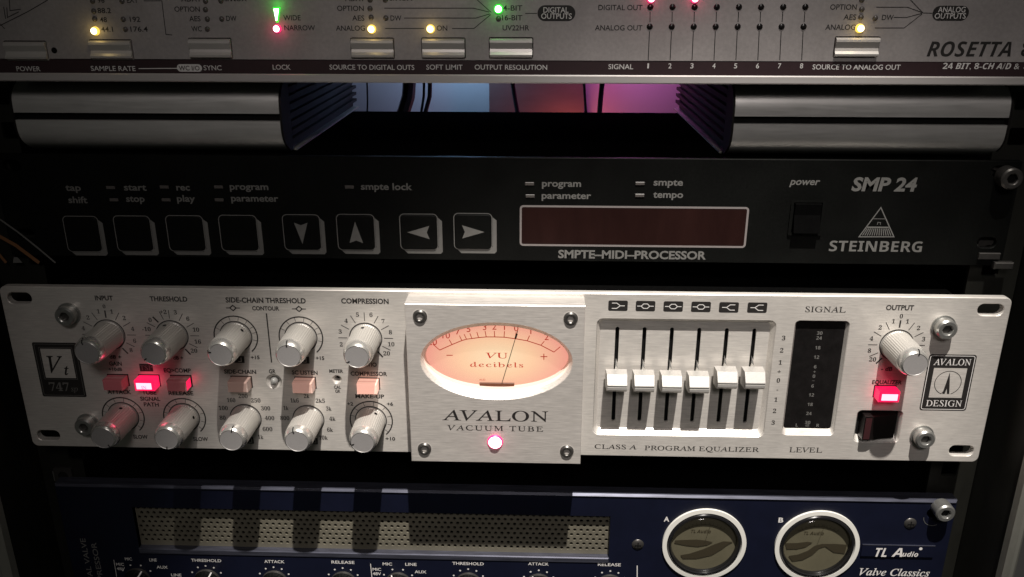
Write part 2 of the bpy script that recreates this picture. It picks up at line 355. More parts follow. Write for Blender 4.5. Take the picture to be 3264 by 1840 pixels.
# ================================================================= RACK
rack = thing('equipment_rack', (241, 20, -140), 'dark metal equipment rack frame whose rails carry the stacked units', 'rack')
for x0, x1, hx in ((-11, 13, 5.5), (470, 493.5, 476)):
    holes = [rrect(hx, hx + 8, z, z + 8, 0.6, 1) for z in (-118, -102, -86, -70, -20, -8, 92.5, 108, 124, 140, 156, 172, 188, 204)]
    plate([[(x0, -140), (x1, -140), (x1, 260), (x0, 260)]] + holes, 19, 21).out('rail', 'rail', rack)
for a, b in ((-16.5, -11.5), (494.0, 499.0)):
    MB().box(a, b, -17, 240, -160, 280, 1.0).out('side_panel', 'rail', rack)
    q = -14.0 if a < 0 else 497.0
    MB().box(a - 0.5, b + 0.5, -24, -17.1, -160, 280, 2.2).out('edge_profile', 'edge', rack)
def cage_nut(x, z, y=17.5):
    o = plate([rrect(x - 5, x + 5, z - 5, z + 5, 0.8, 2), circ(x, z, 2.8, 16)], y, y + 1.4).out('cage_nut', 'dksteel', rack, (x, y, z))
    MB().box(x - 5.6, x - 5.05, y, y + 6, z - 3, z + 3).out('clip', 'steel', o, (x, y, z))
cage_nut(*at(200, 1520, 17))
cage_nut(*at(3160, 560, 17)); cage_nut(*at(3150, 800, 17))

# ================================================================= TOP CONVERTER
D = 2.0
ros = thing('audio_converter', (241, D, 184.5), 'silver converter unit across the top with glowing yellow, green and pink indicator lights', 'audio converter')
zb = at(1632, 266, D)[1]
s0 = at(1632, 238.5, D)[1]; s1 = at(1632, 192.5, D)[1]
rbut = [((16, 133), (142, 190)), ((291, 129), (411, 188)), ((606, 124), (730, 185)), ((1125, 123.5), (1247, 185)), ((1352, 123), (1474, 185)), ((1568, 122), (1690, 184)), ((2671, 119.5), (2797, 181.5))]
bl = []
for (a, b), (c, e) in rbut:
    xa, za = at((a + c) / 2, b, D); xb, zc = at((a + c) / 2, e, D); wd = 18.3
    bl.append((xa - wd / 2, xa + wd / 2, zc, za))
holes = [rrect(x0 - .45, x1 + .45, z0 - .45, z1 + .45, 0.7, 2) for x0, x1, z0, z1 in bl]
plate([rrect(0, 482.6, s1, 228.5, 0.5, 1)] + [h for h in holes], D, D + 3).out('faceplate', 'silver', ros)
MB().box(0, 482.6, D + 0.15, D + 3, s0, s1 - 0.02).out('printed_strip', 'strip', ros)
MB().box(0, 482.6, D - 0.5, D + 3, zb, s0 - 0.02, 0.5).out('bottom_lip', 'silverlip', ros)
case(ros, 22, 460, D + 7.5, 170, zb + 0.8, 228)
MB().box(10, 470, D + 5.0, D + 7.4, zb + 1.5, 228).out('backing_plate', 'hole', ros)
for x0, x1, z0, z1 in bl:
    P = [(0.0, 1.0), (-1.5, 0.97), (-2.2, 0.9), (-2.3, 0.78), (-1.2, 0.45), (-1.5, 0.3), (-2.4, 0.16), (-2.3, 0.06), (-1.2, 0.0)]
    V = []; F = []; n = len(P); zz = z1 - z0
    prof = [(D + 3, z1), *[(D + 0.6 + y, z0 + zz * t) for y, t in P], (D + 3, z0)]
    for X in (x0, x1): V += [(X, y, z) for y, z in prof]
    n = len(prof); F = [(i, i + 1, n + i + 1, n + i) for i in range(n - 1)] + [tuple(range(n)), tuple(range(2 * n - 1, n - 1, -1))]
    MB().put(V, F).out('push_button', 'sbutton', ros, ((x0 + x1) / 2, D, (z0 + z1) / 2))
MB().disc(*at(173, 161, D), 1.3, D - 0.05).out('pin_hole', 'hole', ros)
H1 = 2.15
dk = [("OPTION", 557, 638, 37.5), ("AES", 604, 640, 68), ("WC", 611, 644, 100), ("DW", 722, 755, 67), ("ADAT", 578, 642, 5), ("S/MUX", 716, 788, 4),
      ("96", 312, 334, 9), ("EXT", 405, 441, 9), ("88.2", 312, 355, 42), ("48", 320, 342, 71), ("192", 415, 448, 70), ("44.1", 324, 361, 101.5), ("176.4", 417, 472, 101),
      ("WIDE", 904, 959, 65), ("NARROW", 907, 1005, 97), ("OPTION", 1075, 1160, 35), ("AES", 1123, 1162, 66), ("ANALOG", 1071, 1164, 98), ("ADAT", 1100, 1163, 4),
      ("DW", 1245, 1280, 66), ("S/MUX", 1242, 1315, 2), ("ON", 1392, 1426, 98), ("24-BIT", 1590, 1665, 34), ("16-BIT", 1600, 1665, 65), ("UV22HR", 1602, 1687, 97),
      ("DIGITAL OUT", 1907, 2047, 32.5), ("ANALOG OUT", 1896, 2047, 97), ("OPTION", 2645, 2730, 31), ("AES", 2688, 2728, 63), ("ANALOG", 2630, 2726, 95), ("DW", 2810, 2847, 64)]
for s, a, b, y in dk: word(ros, s, a, b, y, H1, D, 'ink', off=0.012)
for s, a, b, y in [("POWER", 54, 130, 226), ("SAMPLE RATE", 291, 433, 225), ("SYNC", 650, 707, 223), ("LOCK", 870, 927, 221), ("SOURCE TO DIGITAL OUTS", 1051, 1321, 221),
                   ("SOFT LIMIT", 1359, 1475, 221), ("OUTPUT RESOLUTION", 1513, 1744, 221), ("SIGNAL", 1939, 2018, 219.5), ("SOURCE TO ANALOG OUT", 2589, 2869, 220.5)]:
    word(ros, s, a, b, y + 1, 2.1, D + 0.1, 'white', off=0.008)
for i, x in enumerate((2065, 2135, 2205, 2275, 2344, 2414, 2484, 2554)): word(ros, str(i + 1), x - (2 if i == 0 else 5), x + (3 if i == 0 else 5), 218, 2.1, D + 0.1, 'white', off=0.01)
word(ros, "24 BIT, 8-CH A/D &", 3004, 3248, 220, 2.5, D + 0.1, 'white', 'bi'); word(ros, "D/A", 3262, 3310, 220, 2.5, D + 0.1, 'white', 'bi')
word(ros, "ROSETTA", 2953, 3220, 180, 6.1, D, 'ink', 'bi'); word(ros, "800", 3252, 3360, 180, 6.1, D, 'ink', 'bi')
line(ros, [(442, 219), (565, 218)], 0.35, D + 0.1, 'white')
def pill(x0, x1, y0, y1, m, d):
    a = at((x0 + x1) / 2, y0, d); b = at((x0 + x1) / 2, y1, d); xa = at(x0, (y0 + y1) / 2, d)[0]; xb = at(x1, (y0 + y1) / 2, d)[0]
    return MB().poly(rrect(xa, xb, b[1], a[1], (a[1] - b[1]) / 2 - 0.02, 8), d - 0.04).out('printed_badge', m, ros)
pill(564, 644, 205, 229, 'white', D + 0.1); word(ros, "WC I/O", 571, 637, 224.5, 2.0, D + 0.05, 'strip', off=0.01)
pill(1713, 1834, 17, 68, 'ink', D); word(ros, "DIGITAL", 1732, 1812, 40.5, 2.2, D - 0.04, 'white', off=0.01); word(ros, "OUTPUTS", 1725, 1822, 60, 2.2, D - 0.04, 'white', off=0.01)
pill(2972, 3088, 18.5, 67, 'ink', D); word(ros, "ANALOG", 2989, 3076, 39.5, 2.2, D - 0.04, 'white', off=0.01); word(ros, "OUTPUTS", 2978, 3077, 59.5, 2.2, D - 0.04, 'white', off=0.01)
for P in ([(458, 3), (516, 3), (529, 110), (549, 112)], [(153, 0), (90, 37), (0, 82)], [(0, 76), (15, 92)], [(30, 0), (32, 34), (66, 30)], [(12, 22), (18, 60)], [(22, 24), (24, 56), (60, 38)],
          [(1225, 26.5), (1509, 26.5), (1560, 39)], [(1288, 58), (1517, 58), (1562, 44.5)], [(1228, 91), (1352, 91)], [(1441, 91), (1511, 91), (1564, 47)], [(1521, 0), (1566, 40)], [(1674, 43), (1712, 43)],
          [(2793, 23.5), (2893, 23.5), (2939, 40.5)], [(2849, 56), (2889.5, 56), (2939, 43)], [(2788, 89.5), (2882, 89.5), (2939, 45)], [(2902, 0), (2942, 42), (2971, 42.5)]):
    line(ros, P, 0.33, D, 'ink')
for i in range(8):
    x1_ = 2073 + i * 70.6; x2_ = 2071 + i * 70.05; x3_ = 2066 + i * 69.9
    a = at(x1_, 23, D); b = at(x2_, 85.5, D); c = at(x3_, 192, D)
    for q in (a, b): MB().lathe(q[0], q[1], [(1.35, D - 0.05), (1.25, D - 0.25), (0.7, D - 0.6)], 14).out('unlit_indicator', 'glassdk', ros, (q[0], D, q[1]), True)
    MB().stroke([(a[0], a[1] - 1.9), (b[0], b[1] + 1.9)], 0.36, D - .06).stroke([(b[0], b[1] - 1.9), (c[0], c[1])], 0.36, D - .06).out('printed_line', 'ink', ros)
for x, y in ((655, 31), (661, 61), (661, 93), (707, 61), (655, 4), (704, 3), (299, 36), (302, 61), (393, 62), (400, 94), (389, 4), (295, 4), (1179.5, 28), (1179.5, 0), (1183, 56), (1230, 58), (1228, 0), (1589, 60), (2747, 30), (2744, 55), (2790, 58), (2747, 0)):
    q = at(x, y, D); MB().lathe(q[0], q[1], [(1.2, D - 0.05), (1.0, D - 0.5), (0.5, D - 0.8)], 12).out('unlit_indicator', 'lens_off', ros, (q[0], D, q[1]), True)
YG = (1.0, 0.75, 0.3)
for x, y in ((304.7, 99), (1185, 93), (1372.5, 92.4), (2740, 90.7)): q = at(x, y, D); led_dome(ros, q[0], q[1], D, 1.9, 'yellow', 0.00036, YG)
q = at(1589, 29, D); led_dome(ros, q[0], q[1], D, 2.0, 'green', 0.0006, (0.1, 1, 0.08))
for x, y in ((884, 91.6), (2075, -4), (2214, -4)): q = at(x, y, D); led_dome(ros, q[0], q[1], D, 1.85, 'pink', 0.00055, (1, 0.08, 0.2))
a = at(870, 24, D); b = at(894, 24, D); c = at(884, 72, D)
o = MB().loft([([a, b, (c[0] + .5, c[1]), (c[0] - .5, c[1])], D), ([(a[0] + .5, a[1] - .5), (b[0] - .5, b[1] - .5), (c[0] + .3, c[1] + .8), (c[0] - .3, c[1] + .8)], D - 1.0)]).out('indicator_light', 'greenr', ros, (a[0], D, a[1]))
MB().poly([(a[0] + .5, a[1] - .5), (b[0] - .5, b[1] - .5), (c[0] + .3, c[1] + .8), (c[0] - .3, c[1] + .8)], D - 1.0).out('lens', 'green', o)
point('indicator_glow', ((a[0] + b[0]) / 2, D - 4, a[1] + 1), 0.0005, (0.1, 1, 0.08), 1.5)

# ================================================================= TWO DRIVES
def drive(xin, xout, label):
    x0, x1 = sorted((xin, xout)); s = 1 if xin > xout else -1
    t = thing('external_drive', ((x0 + x1) / 2, 90, 150.3), label, 'external drive', 'ribbed external drives on the black unit')
    zc, zlo, zhi = 167.7, 150.4, 185.0; yf = 13.0
    def prof(u):           # u 0..1 along the upper (or lower) half from the groove outwards
        return yf + 11.5 * (u ** 3.6)
    for half in (0, 1):
        P = []
        for i in range(15):
            u = i / 14; z = (zc - 1.7 - u * (zc - 1.7 - zlo)) if half == 0 else (zc + 1.7 + u * (zhi - zc - 1.7)); P.append((prof(u), z))
        P.append((27, P[-1][1])); P.append((27, P[0][1])); n = len(P); V = []; NX = 2
        for X in (x0, x1): V += [(X, y, z) for y, z in P]
        F = [(i, (i + 1) % n, n + (i + 1) % n, n + i) for i in range(n)] + [tuple(range(n)), tuple(range(2 * n - 1, n - 1, -1))]
        MB().put(V, F).out('front_panel', 'drive', t, smooth=True)
    MB().box(x0 + 0.4, x1 - 0.4, yf + 2.2, 26.5, zc - 1.65, zc + 1.65).out('groove', 'hole', t)
    P = [(prof(abs(k) / 12) - 0.25, zc + (k / 12) * 17.4) for k in range(-12, 13)] + [(27.5, zc + 17.4), (27.5, zc - 17.4)]; n = len(P)
    for X, s_ in ((x0, -1), (x1, 1)):
        xs = sorted((X + s_ * 0.05, X + s_ * 1.0)); V = [(x, y, z) for x in xs for y, z in P]
        MB().put(V, [(i, (i + 1) % n, n + (i + 1) % n, n + i) for i in range(n)] + [tuple(range(n)), tuple(range(2 * n - 1, n - 1, -1))]).out('end_plate', 'fin', t)
    MB().box(x0 + 1.5, x1 - 1.5, 27.1, 178, zlo, zhi).out('body', 'fin', t)
    X = xin
    for k in range(8):
        z = zlo + 3.2 + k * 4.1
        MB().box(X - 1.6 if s > 0 else X - 0.9, X + 0.9 if s > 0 else X + 1.6, 28, 179, z, z + 1.7, 0.3).out('rib', 'fin', t)
    MB().box(x0 + 1 - (3 if s < 0 else 0), x1 - 1 + (3 if s > 0 else 0), 30, 178.5, zlo - 0.9, zlo - 0.1).out('base_plate', 'edge', t)
    return t
drive(141.0, 16.6, 'silver curved drive with ribbed side, left one under the converter')
drive(349.0, 471.2, 'silver curved drive with ribbed side, right one under the converter')

# ================================================================= BLACK PROCESSOR
D = 15.0
stb = thing('sync_processor', (241, D, 101), 'black processor unit with outlined square keys and a dark red display', 'audio processor')
hs = [rrect(x - 4.5, x + 4.5, z - 2.6, z + 2.6, 2.5, 4) for x in (473.6,) for z in (at(3157, 547, D)[1], at(3143, 774, D)[1])]
hs += [rrect(x - 4.5, x + 4.5, z - 2.6, z + 2.6, 2.5, 4) for x in (9.0,) for z in (144, 110)]
zt = at(2700, 510, D)[1]; zbm = at(1700, 832, D)[1]
ds = [at(1667, 672, D), at(2376, 772, D)]
plate([rrect(0, 482.6, zbm, zt, 0.8, 2)] + hs, D, D + 3, 0.25).out('faceplate', 'black', stb)
case(stb, 18, 464, D + 3.1, 165, zbm + 1.2, zt - 0.6)
for s, a, b, y, yb in [("tap", 210, 259, 608, 0), ("shift", 219.5, 280, 647, 0), ("start", 396, 468, 607, 0), ("stop", 403, 462, 643, 0), ("rec", 563, 606, 607, 0), ("play", 565, 623, 642.5, 0),
                       ("program", 733, 856, 604.5, 0), ("parameter", 737.5, 888, 641.7, 0), ("smpte lock", 1151, 1314, 604.4, 0), ("program", 1727.5, 1852, 594.5, 0), ("parameter", 1726.5, 1884, 633, 0),
                       ("smpte", 2083, 2176.5, 591, 0), ("tempo", 2081.5, 2177, 630, 0)]:
    word(stb, s, a, b, y, 3.3, D, 'whiteg', 'sans', 0.022)
word(stb, "power", 2516, 2613, 589, 3.4, D, 'whiteg', off=0.022, shear=0.2)
word(stb, "SMP 24", 2713, 2920, 607.5, 6.6, D, 'whiteg', off=0.035, shear=0.12)
word(stb, "STEINBERG", 2641, 2937, 800.7, 5.2, D, 'whiteg', 'bold')
word(stb, "SMPTE\u2013MIDI\u2013PROCESSOR", 1779, 2250, 822, 4.2, D, 'whiteg', off=0.03)
for x, y in ((353, 598), (364, 637), (524, 596), (530, 637), (697, 596), (699, 637), (1114, 596), (1688, 586), (1690, 625), (2040, 585), (2039, 623)):
    q = at(x, y, D); MB().box(q[0] - 2.1, q[0] + 2.1, D - 0.5, D + 0.5, q[1] - 0.75, q[1] + 0.75, 0.15).out('indicator_window', 'lens_off', stb, (q[0], D, q[1]))
keys = [(198, 309), (359, 475), (526, 644), (695, 815), (898.5, 1017), (1071, 1191.5), (1273, 1393.5), (1446, 1568)]
zk1 = [687, 686, 685, 684, 682, 681, 680, 678]; zk0 = [802, 801, 800.5, 800, 797.5, 797, 796, 795]
for i, (a, b) in enumerate(keys):
    xl, z1 = at(a, zk1[i] + 2, D); xr, _ = at(b, zk1[i] + 2, D); wd = xr - xl; _, z0 = at((a + b) / 2, zk0[i], D)
    key = MB().loft([(rrect(xl + .5, xr - .5, z0 + .5, z1 - .5, 1.8), D), (rrect(xl + .5, xr - .5, z0 + .5, z1 - .5, 1.8), D - 0.6), (rrect(xl + .8, xr - .8, z0 + .8, z1 - .8, 1.6), D - 0.8)], False, True).out('key', 'black', stb, ((xl + xr) / 2, D, (z0 + z1) / 2))
    MB().stroke(rrect(xl, xr, z0, z1, 2.2), 0.42, D - 0.06, True).out('outline', 'whiteg', key)
    dx, dz = 2.2, -2.0
    P = [(xr + .3, z1 - 1.8), (xr + dx, z1 - 3.4), (xr + dx, z0 + dz + 1.0), (xr + dx - 1.0, z0 + dz), (xl + 3.4, z0 + dz), (xl + 1.7, z0 - .35), (xr - 1.4, z0 - .35), (xr + .3, z0 + 1.4)]
    MB().poly(P, D - 0.05).out('drop_edge', 'whiteg', key)
    if i >= 4:
        cx, cz = (xl + xr) / 2, (z0 + z1) / 2; A = [(-3.3, 5.2), (0, 3.9), (3.3, 5.2), (0.0, -5.6)]
        rt = {4: 0, 5: PI, 6: -PI / 2, 7: PI / 2}[i]
        Q = [(cx + x * math.cos(rt) - z * math.sin(rt), cz + x * math.sin(rt) + z * math.cos(rt)) for x, z in A]
        MB().put([(x, D - 0.87, z) for x, z in Q], [(0, 1, 3), (1, 2, 3)]).out('arrow_mark', 'whiteg', key)
a = at(1660, 661, D); b = at(2386, 656, D); z0 = at(2000, 784, D)[1]; z1 = at(2000, 660, D)[1]
dsp = MB().poly(rrect(a[0], b[0], z0, z1, 1.0), D - 0.05).out('display_window', 'display', stb, ((a[0] + b[0]) / 2, D, z0))
MB().stroke(rrect(a[0], b[0], z0, z1, 1.3), 0.95, D - 0.12, True).out('frame', 'frameink', dsp)
# power rocker
a = at(2522, 636, D); b = at(2616, 750, D)
sw = MB().loft([(rrect(a[0], b[0], b[1], a[1], 0.6, 2), D - 1.0), (rrect(a[0] + 1.2, b[0] - 1.2, b[1] + 1.2, a[1] - 1.2, 0.4, 2), D - 1.0), (rrect(a[0] + 1.2, b[0] - 1.2, b[1] + 1.2, a[1] - 1.2, 0.4, 2), D + 0.6)], False, True).out('power_switch', 'black', stb, (a[0], D, b[1]))
xa, xb = a[0] + 1.8, b[0] - 1.8; zm = (a[1] + b[1]) / 2
V = [(x, y, z) for x in (xa, xb) for y, z in ((D + .5, b[1] + 1.5), (D - 3.6, b[1] + 1.8), (D - 1.6, zm + 1.5), (D - 2.2, a[1] - 1.8), (D + .5, a[1] - 1.5))]
MB().put(V, [(0, 1, 2, 3, 4), (9, 8, 7, 6, 5), (0, 5, 6, 1), (1, 6, 7, 2), (2, 7, 8, 3), (3, 8, 9, 4)]).out('rocker', 'case', sw, ((xa + xb) / 2, D, zm))
# triangle emblem with keyboard
T0, T1, T2 = at(2804, 662, D), at(2738, 755, D), at(2849, 755, D); xm = (T1[0] + T2[0]) / 2; T0 = (xm, T0[1])
mb = MB().stroke([T0, T1, T2], 0.5, D - .06, True)
k = lambda u, v: (T1[0] + (T2[0] - T1[0]) * (0.5 + (u - 0.5) * (1 - v)), T1[1] + (T0[1] - T1[1]) * v)
mb.stroke([k(0.04, .33), k(.96, .33)], 0.7, D - .07)
for i in range(1, 14): mb.stroke([k(i / 14, .05), k(i / 14, .29)], 0.42, D - .07)
mb.stroke([k(0.05, .62), k(.95, .62)], 0.25, D - .07).stroke([k(.45, .42), k(.45, .50), k(.6, .50), k(.6, .42)], 0.25, D - .08)
mb.out('emblem', 'whiteg', stb)
for P, m, wd in (([(-8, 694), (60, 742), (120, 790), (177, 838)], 'whiteg', 0.9), ([(-8, 750), (50, 782), (125, 838)], 'orange', 1.9), ([(-8, 805), (20, 838)], 'orange', 1.5)):
    MB().stroke([at(x, y, D) for x, y in P], wd, D - .06).out('printed_stripe', m, stb)
MB().poly([at(41, 838, D), at(72, 838, D), at(56, 820, D), at(44, 820, D)], D - .07).out('printed_stripe', 'whiteg', stb)
hexscrew(stb, *at(3229, 572, 8), D, 5.0, 7, 'dksteel', 'hole')
a = at(3150, 815, D); MB().box(a[0] - 5, a[0] + 5, D - 1.5, D - .1, a[1] - 1.6, a[1] + 1.6, 0.3).out('cable_clip', 'dksteel', stb)
a = at(3195, 838, D); MB().box(a[0] - 5, a[0] + 4, D - 3, D - .1, a[1] - 2.5, a[1] + 1.0, 0.5).out('cable_clip', 'dksteel', stb)

# ================================================================= SILVER COMPRESSOR
D = 0.0
av = thing('valve_compressor', (241.3, D, 0), 'silver two-row knob compressor with glowing peach oval meter and six faders', 'audio compressor')
CX = [50.4, 81.8, 113.4, 145.5, 177.3]; ZU, ZL = 63.4, 18.2
rh = [rrect(x - 6.0, x + 6.0, z - 2.9, z + 2.9, 2.8, 5) for x in (9.2, 473.4) for z in (82.0, 6.4)]
RC = (289.4, 374.5, 12.4, 75.0); LV = (383.6, 409.0, 14.0, 75.2); SWR = (419.4, 441.4, 10.6, 28.0)
led_hole = at(873, 1216); mt_hole = at(1074, 1210)
loops = [rrect(0, 482.6, 0, 88.1, 3.2, 6)] + rh + [rrect(*RC, 3.0), rrect(*LV, 2.2), rrect(*SWR, 2.2), circ(*led_hole, 3.7, 24), circ(*mt_hole, 2.1, 20), rrect(203, 279, 6, 84, 2)]
plate(loops, 0, 4.0, 0.35).out('faceplate', 'alu', av)
case(av, 20, 462, 6.5, 250, 3, 84.5)
MB().box(14, 468, 5.3, 6.4, 3.5, 84).out('backing_plate', 'hole', av)
# countersinks
for (x, z), r in ((led_hole, 3.7), (mt_hole, 2.1)):
    MB().lathe(x, z, [(r, 0.05), (r * 0.58, 1.6), (r * 0.58, 4)], 24, capa=False, capb=False).out('countersink', 'alu', av, (x, 0, z), True)
x, z = led_hole; MB().lathe(x, z, [(1.9, 2), (1.9, 0.2), (1.4, -0.9), (0.6, -1.4)], 20).out('gain_reduction_lamp', 'lensgrey', av, (x, 0, z), True)
# knobs
def make_knob(cx, cz, ang):
    k = MB().lathe(cx, cz, [(7.5, -0.5), (7.5, -1.1), (7.3, -1.3), (7.15, -17.6), (7.0, -18.0)], 84, 0.14, (2, 3), False, False).out('knob', 'knob', av, (cx, 0, cz))
    MB().lathe(cx, cz, [(7.0, -18.0), (6.85, -19.3), (6.45, -20.6), (5.9, -21.5), (5.45, -21.9)], 48, capa=False, capb=False).out('rim', 'rim', k, (cx, 0, cz), True)
    MB().lathe(cx, cz, [(5.45, -21.9), (5.3, -21.75), (0.3, -21.7)], 40, capa=False, capb=True).out('end_face', 'knobtop', k, (cx, 0, cz), True)
    c, s = math.cos(ang), math.sin(ang); n = (-s, c)
    P = []
    for r, y in ((4.2, -21.85), (5.5, -22.05), (6.4, -21.0), (6.9, -19.6)):
        for e in (-0.28, 0.28): P.append((cx + r * c + n[0] * e, y, cz + r * s + n[1] * e))
    MB().put(P, [(0, 1, 3, 2), (2, 3, 5, 4), (4, 5, 7, 6)]).out('pointer_notch', 'hole', k, (cx, 0, cz))
    a = ang + PI; a = math.radians(60); c, s = math.cos(a), math.sin(a)
    return k
angs = [[105, 215, 165, 95, 215], [-60, 265, 80, 105, 195]]
K = []
proto = make_knob(CX[0], ZU, 0); proto.location = proto.location
def place_knob(cx, cz, deg, first=False):
    k = proto if first else proto.copy()
    if not first:
        COL.objects.link(k); k.parent = av
        for ch in proto.children:
            c = ch.copy(); COL.objects.link(c); c.parent = k
    k.location = (Vector((cx, 0, cz)) - ORG[av.name]) * MM; k.rotation_euler = (0, -math.radians(deg), 0)
    return k
kl = []
for r, z in ((0, ZU), (1, ZL)):
    for i in range(5): kl.append((CX[i], z, angs[r][i]))
kl.append((432.6, 63.4, 80))
for i, a in enumerate(kl): place_knob(*a, first=(i == 0))
for (x, z, a), sa in zip(kl, (None, 97, 45, None, 92, 75, 20, None, None, 60, None)):
    if sa is None: continue
    c, s = math.cos(math.radians(sa)), math.sin(math.radians(sa)); yy = -4.5
    V = [(x + 7.32 * c - s * .9 * math.cos(t), yy + .9 * math.sin(t), z + 7.32 * s + c * .9 * math.cos(t)) for t in [2 * PI * i / 10 for i in range(10)]]
    add('set_screw', V, [tuple(range(10))], 'hole', av, (x, yy, z))
for x, z in [(x, z) for x, z, _ in kl]: MB().stroke(circ(x, z, 7.9, 36), 0.5, -0.06, True).out('knob_shadow_gap', 'ink', av, (x, 0, z)).name = 'painted_gap_shadow'  # dark ring painted on the panel as the shadow round each knob base
# dial scales
TK0, TK1 = 9.0, 13.4
def ticks(mb, cx, cz, normal, bold):
    for a in normal: c, s = math.cos(math.radians(a)), math.sin(math.radians(a)); mb.stroke([(cx + TK0 * c, cz + TK0 * s), (cx + TK1 * c, cz + TK1 * s)], 0.34, -0.06)
    for a in bold: c, s = math.cos(math.radians(a)), math.sin(math.radians(a)); mb.stroke([(cx + TK0 * c, cz + TK0 * s), (cx + (TK1 - .6) * c, cz + (TK1 - .6) * s)], 0.75, -0.06)
def nums(mb, cx, cz, lst, R=12.7, h=2.15):
    for s, a in lst: ctext(mb, s, cx + R * math.cos(math.radians(a)), cz + R * math.sin(math.radians(a)), h, 0, 'serif', -0.01)
mb = MB(); ticks(mb, CX[0], ZU, (60, 30, 0, -28, 120, 150, 180), (90, -52)); nums(mb, CX[0], ZU, (("1", 75), ("1", 105), ("2", 45), ("2", 135), ("4", 15), ("4", 165), ("6", -14), ("8", 195), ("8", -40)))
ctext(mb, "0", CX[0], ZU + 14.9, 1.9, 0, 'serif'); mb.out('dial_scale', 'inkg', av)
mb = MB(); ticks(mb, CX[1], ZU, (90, 60, 30, 0, -28, 110, 150, 180), (130, -52)); nums(mb, CX[1], ZU, (("0", 140), ("+2", 102), ("3", 75), ("6", 45), ("10", 15), ("16", -14), ("20", -39), ("-10", 165))); mb.out('dial_scale', 'ink', av)
mb = MB(); ticks(mb, CX[4], ZU, (90, 60, 30, 0, -28, 120, 150, 180), (-52, 232)); nums(mb, CX[4], ZU, (("5", 105), ("4", 135), ("3", 165), ("2", 196), ("6", 75), ("7", 45), ("8", 15), ("10", -14), ("20", -39))); mb.out('dial_scale', 'ink', av)
mb = MB(); ox = 432.6; ticks(mb, ox, ZU, (60, 30, 0, 120, 150, 180, 207), (90, 230)); nums(mb, ox, ZU, (("1", 75), ("1", 105), ("2", 45), ("2", 135), ("3", 15), ("4", 165), ("8", 194), ("20", 217)))
ctext(mb, "0", ox, ZU + 14.9, 2.1, 0, 'serif'); mb.out('dial_scale', 'ink', av)
def arcdial(cx, cz, full=True, tk=(100, 80, 127, 152, 48, 8, 30, -20, 172)):
    mb = MB().stroke(arcp(cx, cz, 10.7, 228, -48), 0.62, -0.06)
    for a in tk: c, s = math.cos(math.radians(a)), math.sin(math.radians(a)); mb.stroke([(cx + 8.4 * c, cz + 8.4 * s), (cx + 10.4 * c, cz + 10.4 * s)], 0.22, -0.065)
    mb.out('dial_scale', 'ink', av)
for i in (2, 3): arcdial(CX[i], ZU, tk=(103, 77, 128, 155, 52, 12, -12, 30))
for i in (0, 1, 4): arcdial(CX[i] + (0.2 if i else 0), ZL, tk=(45, 14, -14, -38, 140, 165, 110, 80))
SW = lambda s, a, b, y, h=2.3, m='ink', st='sans', off=0.028, **k: word(av, s, a, b, y, h, 0, m, st, off, **k)
for a in [("INPUT", 304, 361, 957, 2.5), ("THRESHOLD", 478.5, 598, 960, 2.6), ("SIDE-CHAIN THRESHOLD", 720, 975, 964, 2.7), ("CONTOUR", 804.5, 890.5, 989, 2.2), ("COMPRESSION", 1088, 1239, 967, 2.7),
          ("+15", 800, 828, 1144.6, 2.0), ("+15", 1007, 1034, 1147, 2.0), ("SIDE-CHAIN", 715, 817, 1190.5), ("GR", 858, 879, 1190), ("SC LISTEN", 931, 1013, 1193.5),
          ("METER", 1050, 1094, 1188, 1.9), ("CAL", 1065, 1087, 1239, 1.8), ("GR", 1069, 1085, 1252, 1.8), ("COMPRESSOR", 1118, 1234, 1197), ("MAKE-UP", 1133, 1225, 1269), ("RATIO", 1150, 1201, 1168, 2.2),
          ("ATTACK", 344, 419, 1255), ("TUBE", 454, 499, 1257), ("SIGNAL", 448, 511.5, 1277), ("PATH", 459.5, 507, 1295), ("RELEASE", 538, 617, 1259), ("SLOW", 426, 472, 1398), ("SLOW", 617, 664, 1405),
          ("GAIN", 349, 389, 1165), ("+10dB", 347, 390, 1182, 1.9), ("EQ>COMP", 523, 609, 1186.5), ("OUTPUT", 2823, 2912, 988, 2.6), ("EQUALIZER", 2779, 2874, 1224, 2.2),
          ("+2", 1107, 1126, 1292.5, 2.0), ("+6", 1233.5, 1253, 1293, 2.0), ("+10", 1229, 1260, 1403.5, 2.0), ("dB +", 350, 388, 1143, 2.0), ("dB +", 553, 585, 1146, 2.0), ("- dB", 2808, 2844, 1182, 2.2)]: SW(*a)
for a in [("160", 724, 751, 1282), ("200", 761, 790, 1269), ("250", 801, 831, 1283), ("100", 698, 727, 1307), ("300", 833, 862, 1308), ("80", 701, 720, 1338), ("400", 845, 875, 1339), ("600", 838, 869, 1374), ("1k", 823, 840, 1399),
          ("1k6", 926, 953, 1283), ("2k", 969, 987, 1269), ("2k5", 1007, 1036, 1284), ("1k", 904, 920, 1307), ("3k", 1040, 1057, 1309), ("800", 894, 923, 1339), ("4k", 1050, 1070, 1341), ("6k", 1043, 1061.6, 1376), ("10k", 1017, 1045, 1401)]: SW(*a, 2.3, 'ink', 'serif', -0.012)
def diamond(x, y, d=0):
    cx, cz = at(x, y, d)
    MB().stroke([(cx - 1.55, cz), (cx, cz + 1.35), (cx + 1.55, cz), (cx, cz - 1.35)], 0.55, -0.06, True).stroke([(cx - 3.4, cz), (cx - 1.7, cz)], .42, -.07).stroke([(cx + 1.7, cz), (cx + 3.4, cz)], .42, -.07).out('contour_symbol', 'ink', av)
diamond(742.6, 982); diamond(953, 985)
a = at(849, 999); b = at(866, 1156); MB().stroke([((a[0] + b[0]) / 2, a[1]), ((a[0] + b[0]) / 2, b[1])], 0.62, -0.06).out('printed_line', 'ink', av)
